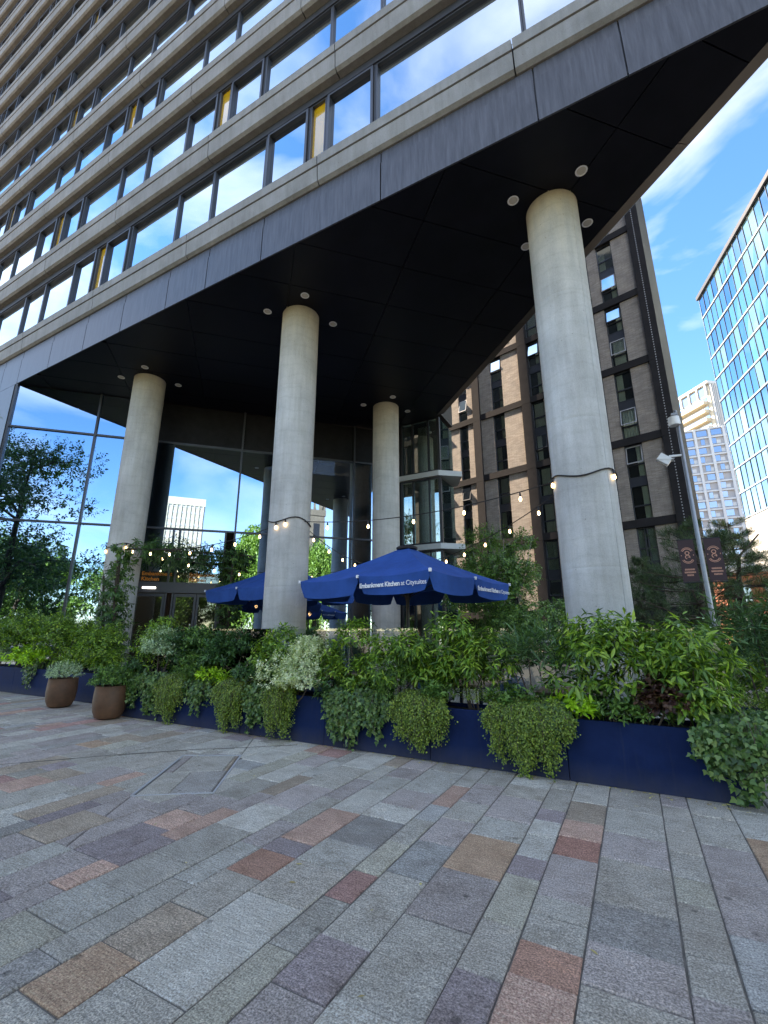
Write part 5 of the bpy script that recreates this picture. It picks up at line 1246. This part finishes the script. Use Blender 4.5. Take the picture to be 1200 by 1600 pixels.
# ------------------------------------------------------------------ terrace furniture and guests
def table(x_, y_, rz, label):
    t = thing('table', label, 'table', (x_,y_,0), rz, 'wooden terrace tables')
    for i in range(5): MB().box(-.40,.40,-.40+i*.16+.003,-.40+(i+1)*.16-.003,.72,.75).build('plank', M['wood'], t)
    MB().box(-.36,.36,-.36,.36,.69,.718).build('apron', M['blackmetal'], t)
    for sx in (-1,1):
        for sy in (-1,1): MB().box(sx*.35-.02,sx*.35+.02,sy*.35-.02,sy*.35+.02,.004,.69).build('leg', M['blackmetal'], t)
def chair(x_, y_, rz, label):
    t = thing('chair', label, 'chair', (x_,y_,0), rz, 'blue terrace chairs')
    MB().box(-.22,.22,-.22,.22,.43,.47).build('seat', M['chairblue'], t)
    pts = [(.24*math.cos(q), .02+.24*math.sin(q)) for q in np.linspace(R(-10),R(190),15)]
    vs = []
    for px_,py_ in pts: vs += [(px_,py_,.47),(px_*1.1,py_*1.1,.84),(px_*1.02,py_*1.02,.84),(px_*.93,py_*.93,.47)]
    n = len(pts); fs = [(i*4+k,(i+1)*4+k,(i+1)*4+(k+1)%4,i*4+(k+1)%4) for i in range(n-1) for k in range(4)] + [(0,1,2,3),((n-1)*4+3,(n-1)*4+2,(n-1)*4+1,(n-1)*4)]
    MB().add(vs, fs).build('backrest', M['chairblue'], t, True)
    for sx in (-1,1):
        for sy in (-1,1): MB().tube([(sx*.18,sy*.18,.43),(sx*.22,sy*.22,.004)], [.016,.012], 8).build('leg', M['blackmetal'], t)
tabs = [(-4.55,7.0,'wooden table just behind the planters right of the middle column'),(-2.3,7.0,'wooden table behind the bright laurel'),(-6.6,6.65+.2,'wooden table left of the middle column foot'),(-10.3,8.6,'wooden table of the seated guests'),(-.9+.1,6.6,'wooden table behind the spiky shrub')]
for i,(x_,y_,lb) in enumerate(tabs):
    if i == 2: continue
    table(x_,y_,R(-10)*(i%2),lb)
chs = [(-5.2,7.1,95,'blue chair left of the near table'),(-3.9,7.0,-90,'blue chair right of the near table'),(-2.9,7.05,92,'blue chair left of the table behind the laurel'),(-1.75,6.95,-88,'blue chair right of the table behind the laurel'),(-10.3,9.25,2,'blue chair under the guest in the pale blue shirt'),(-11.0,8.6,92,'blue chair under the guest in the sand shirt'),(-9.6,8.55,-92,'empty blue chair at the guests table')]
for x_,y_,a,lb in chs: chair(x_,y_,R(a),lb)
def person(x_, y_, rz, shirt, label, hairm):
    t = thing('person', label, 'person', (x_,y_,0), rz)
    # joints, facing -y, seated at .47
    J = {'pel':((0,.02,.56),.15),'sp':((0,.05,.74),.145),'ch':((0,.04,.94),.155),'nk':((0,.01,1.09),.058),'nk2':((0,-.005,1.15),.055)}
    E = [('pel','sp'),('sp','ch'),('ch','nk'),('nk','nk2')]
    for s,k in ((-1,'l'),(1,'r')):
        J[k+'sh']=((s*.17,.04,1.02),.065); J[k+'el']=((s*.24,-.06,.80),.045); J[k+'wr']=((s*.14,-.27,.785),.030); J[k+'ha']=((s*.10,-.35,.785),.032)
        J[k+'hp']=((s*.10,-.02,.55),.095); J[k+'kn']=((s*.12,-.42,.55),.068); J[k+'an']=((s*.12,-.44,.10),.042); J[k+'to']=((s*.12,-.58,.05),.040)
        E += [('ch',k+'sh'),(k+'sh',k+'el'),(k+'el',k+'wr'),(k+'wr',k+'ha'),('pel',k+'hp'),(k+'hp',k+'kn'),(k+'kn',k+'an'),(k+'an',k+'to')]
    names = list(J); me = bpy.data.meshes.new('body'); me.from_pydata([J[n][0] for n in names], [(names.index(a),names.index(b)) for a,b in E], [])
    o = bpy.data.objects.new('body', me); col.objects.link(o)
    md = o.modifiers.new('skin','SKIN'); md.use_smooth_shade = True
    for i,n in enumerate(names): o.data.skin_vertices[0].data[i].radius = (J[n][1], J[n][1]*(.72 if n in ('pel','sp','ch') else 1)); 
    o.data.skin_vertices[0].data[0].use_root = True
    ss = o.modifiers.new('sub','SUBSURF'); ss.levels = 1; ss.render_levels = 1
    bpy.context.view_layer.update()
    m2 = bpy.data.meshes.new_from_object(o.evaluated_get(bpy.context.evaluated_depsgraph_get())); bpy.data.objects.remove(o)
    m2.materials.clear()
    for m_ in (M[shirt], M['navy'], M['skin']): m2.materials.append(m_)
    for p in m2.polygons:
        c = p.center; p.material_index = 2 if (c.z > 1.10 or (c.y < -.2 and .74 < c.z < .84)) else (1 if c.z < .62 else 0)
    link('body', m2, t)
    # head with brow, nose, chin, ears
    V = []; Fh = []; nu, nv = 20, 14
    for i in range(nv+1):
        th_ = math.pi*i/nv
        for j in range(nu):
            a = 2*math.pi*j/nu; x0_, y0_, z0_ = math.sin(th_)*math.cos(a), math.sin(th_)*math.sin(a), math.cos(th_)
            px_, py_, pz_ = x0_*.078, y0_*.098, z0_*.118
            if z0_ < -.2: px_ *= 1-.25*(-z0_-.2); py_ = py_*(1-.12*(-z0_)) - .012*(-z0_)
            front = max(0,-y0_)
            if front > .85 and -.35 < z0_ < .1: py_ -= .022*(1-abs(z0_+.15)/.3)*max(0,(front-.85)/.15)
            if front > .6 and .05 < z0_ < .2: py_ += .006
            V.append((px_,py_,pz_+1.275))
    for i in range(nv):
        for j in range(nu): Fh.append((i*nu+j,(i+1)*nu+j,(i+1)*nu+(j+1)%nu,i*nu+(j+1)%nu))
    hd = MB().add(V,Fh)
    for s in (-1,1): hd.lathe([(.003,-.028),(.014,-.015),(.016,.01),(.004,.03)], (s*.078,.005,1.27), 8)
    hd.build('head', M['skin'], t, True)
    for s in (-1,1): MB().lathe([(.002,-.009),(.010,0),(.002,.009)], (s*.030,-.088,1.29), 8).build('eye', M['blackmetal'], t)
    MB().box(-.024,.024,-.099,-.088,1.212,1.219).build('mouth', M['redbrick'], t)
    hv = [(x_*1.07,y_*1.07+.008,(z_-1.275)*1.08+1.28) for x_,y_,z_ in V]; hf = [f for f in Fh if sum(V[i][2] for i in f)/4 > 1.335 or (sum(V[i][1] for i in f)/4 > .02 and sum(V[i][2] for i in f)/4 > 1.20)]
    MB().add(hv,hf).build('hair', M[hairm], t, True)
person(-10.3,9.22,R(2),'shirt','person in a pale blue shirt seated at the table behind the shrubs','hair'); person(-10.98,8.6,R(92),'shirt2','person in a sand coloured top seated left at the table','hair')

# leaf litter along the planter foot and a few scraps on the stones
r = np.random.default_rng(900); n = 260
P = np.stack([r.uniform(-8.4,.8,n), 5.43-np.abs(r.normal(size=n))*.07, np.full(n,.006)],1)
P2 = np.stack([r.uniform(-8,1.0,40), r.uniform(1.8,5.2,40), np.full(40,.006)],1); P = np.concatenate([P,P2]); n = len(P)
D = np.stack([r.normal(size=n), r.normal(size=n), r.uniform(0,.15,n)],1); Nn = np.tile(np.array([0,0,1.]),(n,1)) + r.normal(size=(n,3))*.2
lit = foliage('leaf_litter', [leaf_geo(P,D,Nn,r.uniform(.015,.05,n),r.uniform(.008,.02,n),OUT_LONG,.1,.1)], leafmat('dry_leaf',(.12,.07,.03),(.25,.19,.08),(.42,.36,.12),trans=.1), None)
tag(lit, 'scattered dry leaves along the foot of the planters', 'leaf litter'); stuff(lit)
yl = foliage('fallen_leaf', [leaf_geo(np.array([[-.02,2.30,.006]]),np.array([[.1,1,.1]]),np.array([[.3,0,1.]]),.075,.03,OUT_LONG,.3,.4)], M['leaf_lime'], None); tag(yl, 'single yellow leaf lying on the paving at the bottom edge', 'leaf')
